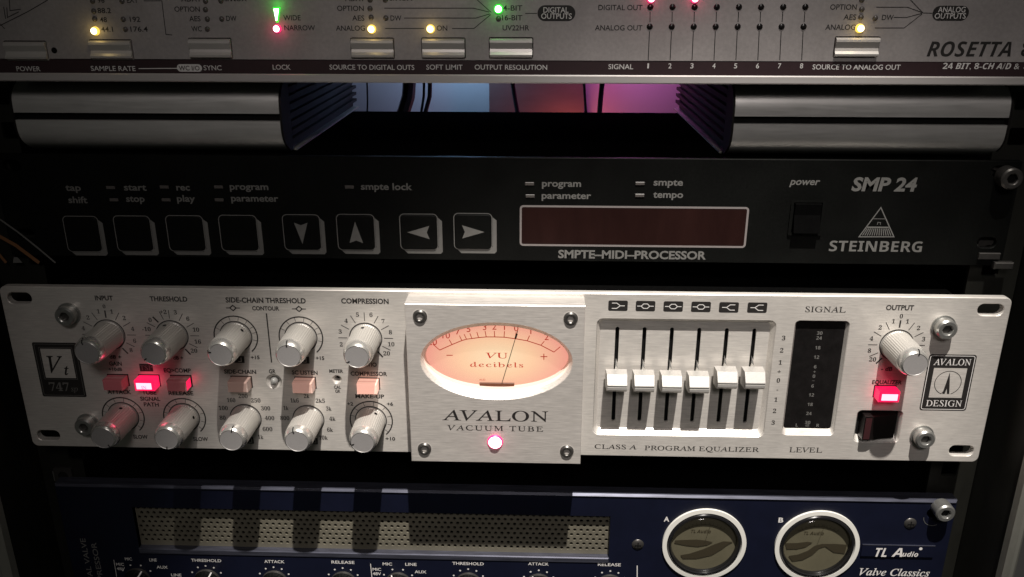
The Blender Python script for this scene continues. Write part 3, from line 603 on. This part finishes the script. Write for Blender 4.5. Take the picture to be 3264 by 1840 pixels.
for x, y, w_, s in ((763, 1146, 4.2, "\u25E2"), (970, 1148, 4.2, ""), (797, 1404, 3.0, ""), (1001, 1406, 3.0, "")):
    a = at(x, y); MB().poly(rrect(a[0] - w_ / 2 - .6, a[0] + w_ / 2 + .4, a[1] - 1.9, a[1] + 1.9, .3, 2), -0.05).out('printed_badge', 'ink', av)
    MB().stroke([(a[0] - .6, a[1] - 1.1), (a[0] + .9, a[1] - 1.1), (a[0] + .9, a[1] + 1.0)], 0.35, -0.09).out('badge_mark', 'alu', av)
a = at(443, 1160); b = at(489, 1184.5); MB().poly([(a[0], b[1]), (b[0], b[1]), (b[0], a[1]), (a[0], a[1])], -0.05).out('printed_badge', 'ink', av)
ctext(MB(), "TSP", (a[0] + b[0]) / 2, (a[1] + b[1]) / 2, 2.5, -0.05, 'serif').out('lettering', 'whiteg', av)
# push buttons
def pbutton(cx, m, core=None, w_=9.8, z0=36.0, z1=41.6, L=6.6):
    MB().poly([(cx - w_ / 2 - .5, z0 - .5), (cx + w_ / 2 + .5, z0 - .5), (cx + w_ / 2 + .5, z1 + .5), (cx - w_ / 2 - .5, z1 + .5)], -0.045).out('button_slot', 'hole', av)
    q = lambda k: [(cx - w_ / 2 + k, z0 + k), (cx + w_ / 2 - k, z0 + k), (cx + w_ / 2 - k, z1 - k), (cx - w_ / 2 + k, z1 - k)]
    o = MB().loft([(q(0), -0.05), (q(0), -L + .5), (q(.5), -L)], True, True).out('push_button', m, av, (cx, 0, (z0 + z1) / 2))
    if core: MB().loft([(q(1.1), -L - .03), (q(1.3), -L - 0.12)], False, True).out('lit_window', core, o)
    else: MB().box(cx - w_ / 2 + .3, cx + w_ / 2 - .3, -L * 0.55, -L * 0.55 + .25, z1 - .12, z1 + .06).out('edge_line', 'clear', o)
    return o
pbutton(51.2, 'red_off'); pbutton(67.0, 'red_on', 'red_core'); b3 = pbutton(83.2, 'red_off'); MB().put([(88.13, -0.8, 36.4), (88.13, -6.0, 36.4), (88.13, -6.0, 41.2), (88.13, -0.8, 41.2)], [(0, 1, 2, 3)]).out('lit_side', 'red_on', b3); pbutton(113.6, 'clear'); pbutton(145.7, 'clearm'); pbutton(177.6, 'peach'); pbutton(430.6, 'red_on', 'red_core')
SW2 = MB(); ctext(SW2, "IN", 67.0, 38.2, 1.7, -6.75, 'serif'); SW2.out('lettering', 'red_on', av)
point('button_glow', (67.0, -10.5, 43.5), 0.00035, (1, 0.04, 0.13), 2); point('button_glow', (67.0, -9.5, 32.5), 0.0003, (1, 0.04, 0.13), 2)
point('button_glow', (430.6, -9.5, 32.5), 0.0006, (1, 0.03, 0.1), 2); point('button_glow', (430.6, -9.5, 45.0), 0.0004, (1, 0.03, 0.1), 2)
point('button_glow', (89.6, -6.5, 37.5), 0.00005, (1, 0.03, 0.12), 1)
# emblem plate left
e0 = 22.6; a = at(103, 1090); b = at(270, 1265)
lx0, lx1 = a[0] - 0.4, a[0] - .4 + 22.6; lz1, lz0 = a[1] - .2, at(200, 1265)[1]
pl = MB().poly(rrect(lx0, lx1, lz0, lz1, 0.9), -0.04).out('printed_emblem', 'ink', av)
MB().stroke(rrect(lx0 + .9, lx1 - .9, lz0 + .9, lz1 - .9, 0.8), 0.22, -0.09, True).out('border', 'whiteg', pl)
wx0, wx1, wz0, wz1 = lx0 + 3.6, lx1 - 3.6, lz0 + 10.6, lz1 - 3.4
MB().poly([(wx0, wz0), (wx1, wz0), (wx1, wz1), (wx0, wz1)], -0.08).out('silver_field', 'alu', pl); MB().stroke([(wx0 - .7, wz0 - .7), (wx1 + .7, wz0 - .7), (wx1 + .7, wz1 + .7), (wx0 - .7, wz1 + .7)], 0.2, -.085, True).out('border', 'whiteg', pl)
mb = MB(); text(mb, "V", wx0 + 2.4, wz0 + 3.0, wx0 + 10.4, wz0 + 3.0, 9.2, -0.1, 'ital', 0.01); text(mb, "t", wx0 + 10.0, wz0 + 1.8, wx0 + 12.6, wz0 + 1.8, 5.8, -0.1, 'ital', 0.01); mb.out('lettering', 'ink', pl)
mb = MB(); text(mb, "747", lx0 + 4.4, lz0 + 3.4, lx0 + 14.6, lz0 + 3.4, 4.6, -0.08, 'serif', -.015); text(mb, "sp", lx0 + 15.2, lz0 + 3.2, lx0 + 18.8, lz0 + 3.2, 3.1, -0.08, 'ital'); mb.out('lettering', 'whiteg', pl)
# emblem plate right
lx0, lx1, lz0, lz1 = 448.9, 471.5, 28.7, 58.9
pl = MB().poly(rrect(lx0, lx1, lz0, lz1, 1.4), -0.04).out('printed_emblem', 'ink', av)
MB().stroke(rrect(lx0 + .75, lx1 - .75, lz0 + .75, lz1 - .75, 1.1), 0.32, -0.09, True).out('border', 'white', pl)
MB().poly([(lx0 + 3.4, lz0 + 7.1), (lx1 - 3.4, lz0 + 7.1), (lx1 - 3.4, lz1 - 7.2), (lx0 + 3.4, lz1 - 7.2)], -0.08).out('silver_field', 'alu', pl)
mb = MB(); text(mb, "AVALON", lx0 + 2.7, lz1 - 5.6, lx1 - 2.3, lz1 - 5.6, 3.3, -.06, 'serif', -0.012); text(mb, "DESIGN", lx0 + 2.7, lz0 + 2.4, lx1 - 2.7, lz0 + 2.4, 3.3, -.06, 'serif', -0.012); mb.out('lettering', 'white', pl)
cx, cz = (lx0 + lx1) / 2, (lz0 + lz1) / 2; mb = MB().stroke(arcp(cx, cz, 6.3, -68, 248, 40), 0.32, -0.12)
mb.put([(cx, -.12, cz + 5.9), (cx - 1.7, -.12, cz - 5.9), (cx - .55, -.12, cz - 5.9), (cx, -.12, cz - 3.0), (cx + .55, -.12, cz - 5.9), (cx + 1.7, -.12, cz - 5.9)], [(0, 1, 2, 3), (0, 3, 4, 5)]); mb.out('needle_mark', 'ink', pl)
mb = MB().stroke([(cx - 1.1, cz - 4.2), (cx - 2.4, cz - 6.0)], .25, -.13).out('needle_tail', 'ink', pl)
# corner cap screws of the faceplate
for x, z in ((32.6, 74.4), (31.5, 13.9), (452.8, 73.4), (452.4, 14.8)): hexscrew(av, x, z, 0, 4.9, 5.2, 'steel', 'dksteel', 5.7)
# fader bay
ox0, ox1, oz0, oz1 = RC
lp = lambda k, kb=0: rrect(ox0 + k, ox1 - k, oz0 + (kb or k), oz1 - k, max(.6, 3.0 - k * .6))
FD = 2.9
MB().loft([(lp(0.1), 0.3), (lp(1.7, 2.2), FD - .4), (lp(1.9, 2.5), FD)]).out('fader_bay', 'alu', av, (ox0, 0, oz0), True)
FX = [299.6, 312.7, 325.9, 339.0, 352.2, 365.4]
plate([lp(1.7, 2.3)] + [rrect(x - 0.95, x + 0.95, 18.4, 69.8, 0.94, 4) for x in FX], FD - .02, FD + 1.2).out('slotted_plate', 'alu', av)
MB().box(ox0 - 1, ox1 + 1, FD + 2.2, FD + 2.3, oz0 - 1, oz1 + 1).out('slot_shadow_plate', 'hole', av).name = 'slot_shadow_sheet'  # dark sheet standing in for the shadow inside the fader slots
first = None
for i, x in enumerate(FX):
    zt_ = (48.6, 48.5, 48.4, 48.3, 51.0, 51.0)[i]
    if first is None:
        prof = [(0.2, 0), (-5.6, -0.2), (-8.6, -4.6), (-8.7, -5.0), (-8.1, -5.25), (-8.1, -5.55), (-8.9, -5.7), (-8.9, -6.9), (-7.0, -8.6), (-1.0, -8.9), (0.2, -8.0)]
        wb = lambda y: 5.15 + 0.055 * y
        V = []; n = len(prof)
        for s in (-1, 1): V += [(x + s * wb(y), y, zt_ + z) for y, z in prof]
        F = [(i_, (i_ + 1) % n, n + (i_ + 1) % n, n + i_) for i_ in range(n)] + [tuple(range(n)), tuple(range(2 * n - 1, n - 1, -1))]
        cap_ = MB().put(V, F).out('fader_cap', 'capm', av, (x, 0, zt_))
        gl = MB().box(x - 4.6, x + 4.6, -8.3, -8.12, zt_ - 5.6, zt_ - 5.2).out('groove_line', 'hole', cap_)
        st_ = MB().put([(x - .8, 3, zt_ - 5), (x + .8, 3, zt_ - 5), (x + .8, 3, zt_ + 2.8), (x - .1, 3, zt_ + 4.6), (x - .8, -0.2, zt_ - 5), (x + .8, -0.2, zt_ - 5), (x + .8, -0.2, zt_ + .6), (x - .4, 0.6, zt_ + 1.8)],
                  [(0, 1, 2, 3), (7, 6, 5, 4), (0, 3, 7, 4), (1, 5, 6, 2), (3, 2, 6, 7)]).out('lever', 'chrome', cap_)
        first = cap_
    else:
        c = first.copy(); COL.objects.link(c); c.parent = av; c.location = (Vector((x, 0, zt_)) - ORG[av.name]) * MM
        for ch in first.children:
            g = ch.copy(); COL.objects.link(g); g.parent = c
for i, (x, y) in enumerate(((290, 181), (502, 184), (716, 187), (930, 190), (1145, 194), (1364, 196))):
    cx, cz = at(1850 + x / 2.42, 900 + y / 2.42)
    MB().poly(rrect(cx - 4.6, cx + 4.6, cz - 2.65, cz + 2.65, 0.8), -0.05).out('filter_badge', 'ink', av)
    mb = MB()
    if i in (1, 2, 3):
        mb.stroke([(cx - 2.0, cz), (cx - .9, cz + 1.15), (cx + .9, cz + 1.15), (cx + 2.0, cz), (cx + .9, cz - 1.15), (cx - .9, cz - 1.15)], .36, -.1, True).stroke([(cx - 3.9, cz), (cx - 2.1, cz)], .36, -.1).stroke([(cx + 2.1, cz), (cx + 3.9, cz)], .36, -.1)
    else:
        s = -1 if i == 0 else 1
        mb.stroke([(cx + s * 2.9, cz + 1.35), (cx + s * .6, cz + 1.35), (cx - s * 1.1, cz), (cx + s * .6, cz - 1.35), (cx + s * 2.9, cz - 1.35)], .36, -.1).stroke([(cx - s * 1.3, cz), (cx - s * 3.2, cz)], .36, -.1)
    mb.out('badge_mark', 'white', av)
mb = MB()
for s, x, y in (("3", 1568, 430), ("2", 1553, 525), ("1", 1542, 618), ("+", 1533, 690), ("0", 1527, 757), ("-", 1520, 825), ("1", 1508, 905), ("2", 1498, 992), ("3", 1487, 1082)):
    q = at(1850 + x / 2.42, 900 + y / 2.42); ctext(mb, s, q[0], q[1], 2.3, 0, 'serif', -.01)
mb.out('fader_scale', 'ink', av)
for a in [("CLASS A", 1895, 2029, 1430, 2.5), ("PROGRAM EQUALIZER", 2054, 2420, 1434.5, 2.6), ("SIGNAL", 2566, 2695, 994.5, 2.8), ("LEVEL", 2515, 2620, 1441, 2.8)]: SW(a[0], a[1], a[2], a[3], a[4], 'ink', 'serif', -0.022)
# level meter window
x0, x1, z0, z1 = LV
MB().loft([(rrect(x0 + .1, x1 - .1, z0 + .1, z1 - .1, 2.1), 0.3), (rrect(x0 + 1.0, x1 - 1.0, z0 + 2.6, z1 - .9, 1.4), 2.2)]).out('window_bezel', 'alu', av, (x0, 0, z0), True)
lw = MB().poly(rrect(x0 + .6, x1 - .6, z0 + 2.2, z1 - .5, 1.3), 2.1).out('level_window', 'glassdk', av)
mb = MB(); cx = (x0 + x1) / 2
for s, y in (("30", 392), ("24", 430), ("18", 505), ("12", 578), ("6", 652), ("+", 690), ("0", 725), ("\u2013", 757), ("6", 800), ("12", 870), ("18", 943), ("24", 1013), ("30", 1083)):
    ctext(mb, s, cx, at(2600, 900 + y / 2.42, 2)[1], 1.75, 2.05, 'bold')
ctext(mb, "L", cx - 5.2, z0 + 4.3, 1.7, 2.05, 'bold'); ctext(mb, "dB", cx, z0 + 4.2, 1.3, 2.05); ctext(mb, "R", cx + 5.2, z0 + 4.3, 1.7, 2.05, 'bold'); mb.out('level_scale', 'whiteg', lw)
# mains rocker
x0, x1, z0, z1 = SWR
MB().loft([(rrect(x0 + .1, x1 - .1, z0 + .1, z1 - .1, 2.1), 0.3), (rrect(x0 + 1.1, x1 - 1.1, z0 + 2.6, z1 - 1.0, 1.2), 2.4), (rrect(x0 + 1.1, x1 - 1.1, z0 + 2.6, z1 - 1.0, 1.2), 4)]).out('window_bezel', 'alu', av, (x0, 0, z0), True)
zz0, zz1 = z0 + 2.4, z1 - .8
sw = MB().poly(rrect(x0 + .9, x1 - .9, zz0, zz1, .8), 3.0).out('mains_switch', 'hole', av, (x0, 0, z0))
V = [(x, y, z) for z in (zz0 + .6, zz1 - .8) for x, y in ((x0 + 2.4, 3), (x0 + 2.6, -3.2), (x0 + 6.6, -3.4), (x1 - 9, -1.6), (x1 - 3.2, -0.9), (x1 - 3.0, 3))]
MB().put(V, [(0, 1, 2, 3, 4, 5), (11, 10, 9, 8, 7, 6)] + [(i, i + 6, i + 7, i + 1) for i in range(5)]).out('rocker', 'rocker', sw, (x0, 0, z0))
MB().poly([(x0 + 3.0, zz0 + 1.0), (x0 + 6.0, zz0 + 1.0), (x0 + 6.0, zz1 - 1.4), (x0 + 3.0, zz1 - 1.4)], -3.6).out('rocker_end', 'rockerred', sw)
# meter block
BX0, BX1, BZ0, BZ1, BY = 199.2, 282.8, 2.8, 86.5, -13.0
ecx, ecz, erx, erz = 241.6, 57.7, 36.0, 19.9
EL = lambda k, kz=None, dz=0: ell(ecx, ecz + dz, erx - k, erz - (k if kz is None else kz))
blk = plate([[(BX0, BZ0), (BX1, BZ0), (BX1, BZ1), (BX0, BZ1)], EL(0.1)], BY, -0.02, 0.3).out('meter_block', 'alub', av, (ecx, BY, BZ0))
MB().loft([(EL(0.0), BY + .25), (EL(1.2, 2.2), -10.6)]).out('bezel', 'alu', blk, (ecx, BY, ecz), True)
MB().loft([(EL(1.2, 2.2), -10.6), (EL(1.5, 2.5), -10.2), (EL(1.8, 4.0), -6.2)]).out('bezel_wall', 'vulip', blk, (ecx, BY, ecz), True)
card = MB().poly(EL(1.7, 3.9), -6.3).out('meter_card', 'vu', blk, (ecx, -6.3, ecz - 1))
MB().loft([(EL(1.5, 2.5), -8.6), (EL(6, 5), -9.1), (EL(16, 9.5), -9.4), (EL(30, 16), -9.5)], cap1=True).out('cover_glass', 'glass', blk, (ecx, -8.6, ecz), True)
zq = lambda x, y: at(1250 + x / 2.341, 880 + y / 2.341, -6.4)
bs = [(355, 553), (447, 512), (520, 482), (555, 472), (595, 467), (645, 460), (702, 455), (765, 455), (835, 457), (917, 468), (1008, 484), (1110, 517), (1207, 568)]
tp = [(305, 510), (425, 475), (502, 445), (537, 435), (580, 428), (632, 418), (693, 410), (762, 410), (838, 412), (925, 420), (1025, 445), (1135, 487), (1255, 528)]
mb = MB().stroke([zq(*p) for p in bs], 0.42, -6.4)
for p, q in zip(bs, tp): mb.stroke([zq(*p), zq(*q)], 0.36, -6.42)
mb.stroke([zq(405, 592), zq(452, 592)], 0.42, -6.42).stroke([zq(1107, 602), zq(1158, 602)], 0.42, -6.42).stroke([zq(1132, 580), zq(1132, 625)], 0.42, -6.44)
for s, x, y in (("20", 300, 492), ("10", 403, 443), ("7", 490, 413), ("5", 570, 395), ("3", 690, 380), ("2", 762, 377), ("1", 838, 380), ("0", 926, 390), ("1", 1035, 410), ("2", 1152, 455)): q = zq(x, y); ctext(mb, s, q[0], q[1], 3.2, -6.35, 'sans', 0.0, 1.0)
mb.out('meter_scale', 'vuink', card)
mb = MB(); a, b = zq(697, 613), zq(862, 613); text(mb, "VU", a[0], a[1], b[0], a[1], 2.9, -6.35, 'serif', -.02); a, b = zq(582, 677), zq(978, 677); text(mb, "decibels", a[0], a[1], b[0], a[1], 2.5, -6.35, 'serif', -.022, sp=1.15); mb.out('lettering', 'vuink', card)
a, b = zq(650, 780), zq(695, 780); mb = MB(); text(mb, "AUD", a[0], a[1], b[0], a[1], 0.9, -6.35); mb.out('lettering', 'vuink', card)
a, b = zq(652, 793), zq(912, 822); MB().box(a[0], b[0], -7.0, -6.35, b[1], a[1], .2).out('needle_stop', 'stop', card)
n0, n1 = zq(818, 800), zq(937, 405); MB().stroke([n0, n1], 0.32, -7.2).stroke([(n0[0] + (n1[0] - n0[0]) * .86, n0[1] + (n1[1] - n0[1]) * .86), (n0[0] + (n1[0] - n0[0]) * .95, n0[1] + (n1[1] - n0[1]) * .95)], 0.9, -7.25).out('needle', 'markrefl', card)
for s, x0_, x1_, y, h, sp in (("AVALON", 375, 1163, 1074, 5.6, 1.0), ("VACUUM TUBE", 412, 1127, 1149, 2.75, 1.2)):
    a, b = at(1250 + x0_ / 2.341, 880 + y / 2.341, BY), at(1250 + x1_ / 2.341, 880 + y / 2.341, BY)
    mb = MB(); text(mb, s, a[0], a[1], b[0], a[1], h, BY, 'serif', -0.024, sp=sp); mb.out('lettering', 'ink', blk)
a = (240.8, 14.6); lamp = MB().lathe(a[0], a[1], [(3.9, BY), (3.7, BY - .5), (3.2, BY - .8)], 28, capa=False, capb=False).out('power_lamp', 'pinkr', blk, (a[0], BY, a[1]), True)
MB().lathe(a[0], a[1], [(3.2, BY - .8), (2.4, BY - 1.6), (0.2, BY - 2.1)], 24, capa=False).out('lens', 'pink', lamp, (a[0], BY, a[1]), True)
point('lamp_glow', (a[0], BY - 5.5, a[1]), 0.0004, (1, 0.12, 0.25), 2)
for x, z in ((206.2, 80.3), (276.2, 80.1), (205.9, 10.0), (276.0, 9.9)):
    MB().lathe(x, z, [(3.85, BY - .04), (3.5, BY - .1)], 26, capa=False, capb=False).out('countersink', 'alu', blk, (x, BY, z), True)
    hexscrew(blk, x, z, BY - .06, 3.35, 0.9, 'dksteel', 'hole')

# ================================================================= BLUE VALVE UNIT
D = 10.0
tl = thing('valve_preamp', (241.3, D, -120), 'navy blue valve unit at the bottom with perforated grille and two round meters', 'audio processor')
ZT = -30.2; GX0, GX1, GZ0, GZ1 = 40.5, 301.2, -70.2, -43.6
MC = [(352.4, -59.6), (412.8, -59.4)]
plate([rrect(0, 482.6, -122, ZT, 1.0, 2), [(GX0, GZ0), (GX1, GZ0), (GX1, GZ1), (GX0, GZ1)], rrect(468, 479, -40.6, -34.6, 2.9, 5), circ(*MC[0], 19.0, 48), circ(*MC[1], 19.0, 48)], D, D + 4, 0.35).out('faceplate', 'navy', tl)
MB().box(0, 482.6, D - 0.6, D + 7.0, ZT - 1.4, ZT + 0.9, 1.1).out('top_edge', 'navyedge', tl)
case(tl, 18, 464, D + 12, 240, -121, ZT - 3)
MB().box(14, 468, D + 10, D + 10.4, -121, ZT - 2.5).out('backing_plate', 'hole', tl)
MB().box(GX0 - .2, GX1 + .2, D - 0.5, D + 3.5, GZ0 - 3.3, GZ0 + .2, 0.5).out('grille_lip', 'navyedge', tl)
# perforated grille: 2 mm holes on a staggered pitch
hl = []; pit = 3.46; row = 2.96; yg = D + 3.2
for j in range(9):
    z = GZ1 - 2.2 - j * row; n = int((GX1 - GX0) / pit)
    for i in range(n):
        x = GX0 + 1.6 + i * pit + (pit / 2 if j % 2 else 0)
        if x < GX1 - 1.2 and z > GZ0 + 1.0: hl.append(circ(x, z, 1.0, 8))
plate([[(GX0 - 1, GZ0 - 1), (GX1 + 1, GZ0 - 1), (GX1 + 1, GZ1 + 1), (GX0 - 1, GZ1 + 1)]] + hl, yg, yg + 0.9).out('grille', 'mesh', tl)
MB().box(GX0 - .2, GX0 + .0, D + .3, yg, GZ0, GZ1).out('recess_side', 'navyedge', tl)
for x in (170, 258): MB().lathe(x, -56, [(6, D + 9), (6, D + 5)], 16).out('valve', 'glassdk', tl, (x, D + 9, -56))
# lettering
TW = lambda s, a, b, y, h=1.9, m='white', st='sans', off=0.012, **k: word(tl, s, a, b, y, h, D, m, st, off, **k)
for a in [("THRESHOLD", 610, 705.5, 1790), ("ATTACK", 843, 907, 1794), ("RELEASE", 1057, 1130, 1796), ("MIC", 1220, 1250, 1802), ("LINE", 1292, 1328, 1803), ("MIC", 1188, 1215, 1819), ("48V", 1188, 1215, 1833),
          ("AUX", 1322, 1359, 1827), ("THRESHOLD", 1442, 1542, 1800), ("ATTACK", 1683.5, 1749, 1801.4), ("RELEASE", 1905.6, 1978.6, 1803.6), ("AUX", 500, 535, 1812), ("LINE", 546.6, 579, 1837), ("MIC", 399, 421, 1786), ("LINE", 477, 500, 1789),
          ("MIC", 371, 396, 1803), ("48V", 373, 399, 1817)]: TW(*a)
TW("A", 2115.5, 2133, 1662, 3.1, 'white', 'sans', 0.03); TW("B", 2480.5, 2496, 1665, 3.1, 'white', 'sans', 0.03)
TW("Valve Classics", 2737.5, 2962, 1833, 4.6, 'white', 'ital')
line(tl, [(1181, 1797), (1186, 1845)], .4, D, 'white'); line(tl, [(2031, 1803), (2031, 1845)], .5, D, 'white'); line(tl, [(363, 1785), (372, 1838)], .3, D, 'white')
a = at(261, 1716, D); b = at(296, 1862, D)
def vtext(s, x, ztop, L, h):
    V, F = glyphs(s, 'sans', 0.008); v0, v1 = min(v[0] for v in V), max(v[0] for v in V); c0, c1 = cap('sans', 0.008); k = L / (v1 - v0)
    MB().put([(x + h - v[1] / (c1 - c0) * h, D - .07, ztop - L + (v[0] - v0) * k) for v in V], [tuple(reversed(f)) for f in F]).out('lettering', 'whiteg', tl)
vtext("DUAL VALVE", a[0] - 1.2, a[1], 34, 3.0); vtext("COMPRESSOR", at(288, 1729, D)[0] + .2, at(288, 1729, D)[1], 40, 3.0)
# control knobs at the lower edge
def tl_knob(cx, cz, pa, dots=(90, 118, 62, 148, 32)):
    k = MB().lathe(cx, cz, [(7.3, D - .05), (7.2, D - 1.5), (6.0, D - 2.5), (5.6, D - 12), (5.2, D - 13)], 40, 0.25, (2, 3)).out('knob', 'black', tl, (cx, D, cz))
    MB().lathe(cx, cz, [(7.4, D - .06), (7.25, D - 1.55)], 40, capa=False, capb=False).out('skirt', 'dksteel', k, (cx, D, cz), True)
    c, s = math.cos(math.radians(pa)), math.sin(math.radians(pa)); n = (-s, c); V = []
    for r, y in ((1.0, D - 13.05), (5.3, D - 13.0), (5.75, D - 12), (6.15, D - 2.6), (7.3, D - 1.6)):
        for e in (-.35, .35): V.append((cx + r * c + n[0] * e, y, cz + r * s + n[1] * e))
    MB().put(V, [(0, 1, 3, 2), (2, 3, 5, 4), (4, 5, 7, 6), (6, 7, 9, 8)]).out('pointer', 'white', k, (cx, D, cz))
    mb = MB()
    for d_ in dots: mb.disc(cx + 9.6 * math.cos(math.radians(d_)), cz + 9.6 * math.sin(math.radians(d_)), 0.52, D - .06, 10)
    mb.out('dial_dots', 'white', tl, (cx, D, cz))
for (x, z), pa in zip([(36.9, -90.8), (76.7, -90.6), (115.1, -90.5), (154.0, -90.1), (184.8, -89.9), (224.1, -89.0), (263.2, -88.8), (302.6, -88.3)], (60, 62, 250, 260, 118, 230, 118, 240)): tl_knob(x, z, pa, (90, 118, 62, 148, 32) if x not in (184.8, 36.9) else (108, 72, 145, 35))
# round meters
for mi, (x, z) in enumerate(MC):
    r = MB().lathe(x, z, [(22.6, D - .05), (22.5, D - 1.2), (20.2, D - 1.3), (20.0, D - .2)], 64, capa=False, capb=False).out('meter_ring', 'ring', tl, (x, D, z), True)
    MB().lathe(x, z, [(20.1, D - .25), (19.2, D - 1.6), (18.2, D - 1.8), (17.6, D - .6), (17.4, D + 1.2)], 64, capa=False, capb=False).out('bezel', 'bezelblk', r, (x, D, z), True)
    MB().lathe(x, z, [(17.5, D - .3), (16.8, D - 1.2), (15.2, D - 1.9), (12, D - 2.4), (7, D - 2.7), (0.2, D - 2.8)], 48, capa=False, capb=False).out('cover_glass', 'glass', r, (x, D, z), True)
    mc = MB().lathe(x, z, [(18.0, D + 1.4), (17.9, D + 1.3)], 48).out('meter_card', 'ochre', r, (x, D, z))
    mb = MB()
    if mi == 0:
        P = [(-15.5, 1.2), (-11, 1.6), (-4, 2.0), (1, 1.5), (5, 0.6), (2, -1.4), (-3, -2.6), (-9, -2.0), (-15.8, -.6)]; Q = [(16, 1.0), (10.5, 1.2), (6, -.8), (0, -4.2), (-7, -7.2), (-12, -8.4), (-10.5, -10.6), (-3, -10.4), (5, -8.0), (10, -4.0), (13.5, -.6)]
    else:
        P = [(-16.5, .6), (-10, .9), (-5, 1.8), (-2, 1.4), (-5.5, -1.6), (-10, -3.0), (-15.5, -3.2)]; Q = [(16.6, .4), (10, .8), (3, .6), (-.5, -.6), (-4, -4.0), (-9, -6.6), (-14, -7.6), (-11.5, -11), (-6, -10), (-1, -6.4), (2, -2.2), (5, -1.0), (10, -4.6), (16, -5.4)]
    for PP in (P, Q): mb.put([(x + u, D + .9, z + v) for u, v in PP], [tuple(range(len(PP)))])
    mb.out('painted_reflection', 'markrefl', mc)  # dark reflections in the cover glass, painted as flat shapes over the card
    mb = MB().stroke([(x + .6, z + .5), (x + 3.0, z + 12.5)], 0.25, D + .7); mb.out('needle', 'markrefl', mc)
    mb = MB(); text(mb, "TL Audio", x - 7.2, z + 6.2, x + 3.4, z + 6.2, 2.0, D + 1.2, 'bi'); mb.stroke(arcp(x, z - 6, 17.5, 125, 55), .3, D + 1.15)
    for i in range(11):
        an = math.radians(125 - 7 * i); mb.stroke([(x + 17.7 * math.cos(an), z - 6 + 17.7 * math.sin(an)), (x + 19 * math.cos(an), z - 6 + 19 * math.sin(an))], .25, D + 1.14)
    mb.out('meter_scale', 'markrefl', mc)
# badge
a = at(2747, 1736, D); b = at(2973, 1773, D); zb1, zb0 = at(2860, 1735, D)[1], at(2860, 1773, D)[1]
bd = MB().box(a[0], b[0], D - .9, D - .05, zb0, zb1, .25).out('maker_badge', 'navy', tl)
MB().box(a[0] + .2, b[0] - .2, D - 1.0, D - .5, zb1 - .35, zb1 + .03).out('badge_rim', 'navyedge', bd)
mb = MB()
for s, x0_, x1_, y, h, st in (("TL", 2786, 2823, 1771, 5.6, 'bi'), ("A", 2839, 2873, 1771, 5.6, 'bi'), ("udio", 2873, 2923, 1770.5, 3.0, 'bi')):
    p, q = at(x0_, y, D), at(x1_, y, D); text(mb, s, p[0], p[1], q[0], p[1], h, D - .92, st)
q = at(2932.6, 1746, D); mb.disc(q[0], q[1], 0.9, D - .98, 12); mb.out('lettering', 'white', bd)
for x, y in ((2033, 1736), (2901.5, 1668.7)):
    q = at(x, y, D); sc = MB().lathe(q[0], q[1], [(3.3, D - .04), (3.0, D - .45), (1.6, D - .85), (0.4, D - .95)], 24, capa=False).out('cross_screw', 'dksteel', tl, (q[0], D, q[1]), True)
    MB().box(q[0] - 1.7, q[0] + 1.7, D - 1.05, D - .9, q[1] - .28, q[1] + .28).put(*(lambda m_: (m_.V, m_.F))(MB().box(q[0] - .28, q[0] + .28, D - 1.06, D - .89, q[1] - 1.7, q[1] + 1.7))).out('cross_slot', 'hole', sc)
q = at(3016, 1640, 3); hexscrew(tl, q[0], q[1], D, 5.0, 7, 'steel', 'hole')
q = at(2975, 1650, D); MB().stroke(arcp(q[0], q[1], 5, 180, 300, 12), .35, D - .1).out('washer_edge', 'steel', tl)

S.cycles.use_denoising = True
S.cycles.max_bounces = 5
try: S.cycles.denoiser = 'OPENIMAGEDENOISE'
except Exception: pass
S.cycles.sample_clamp_indirect = 4
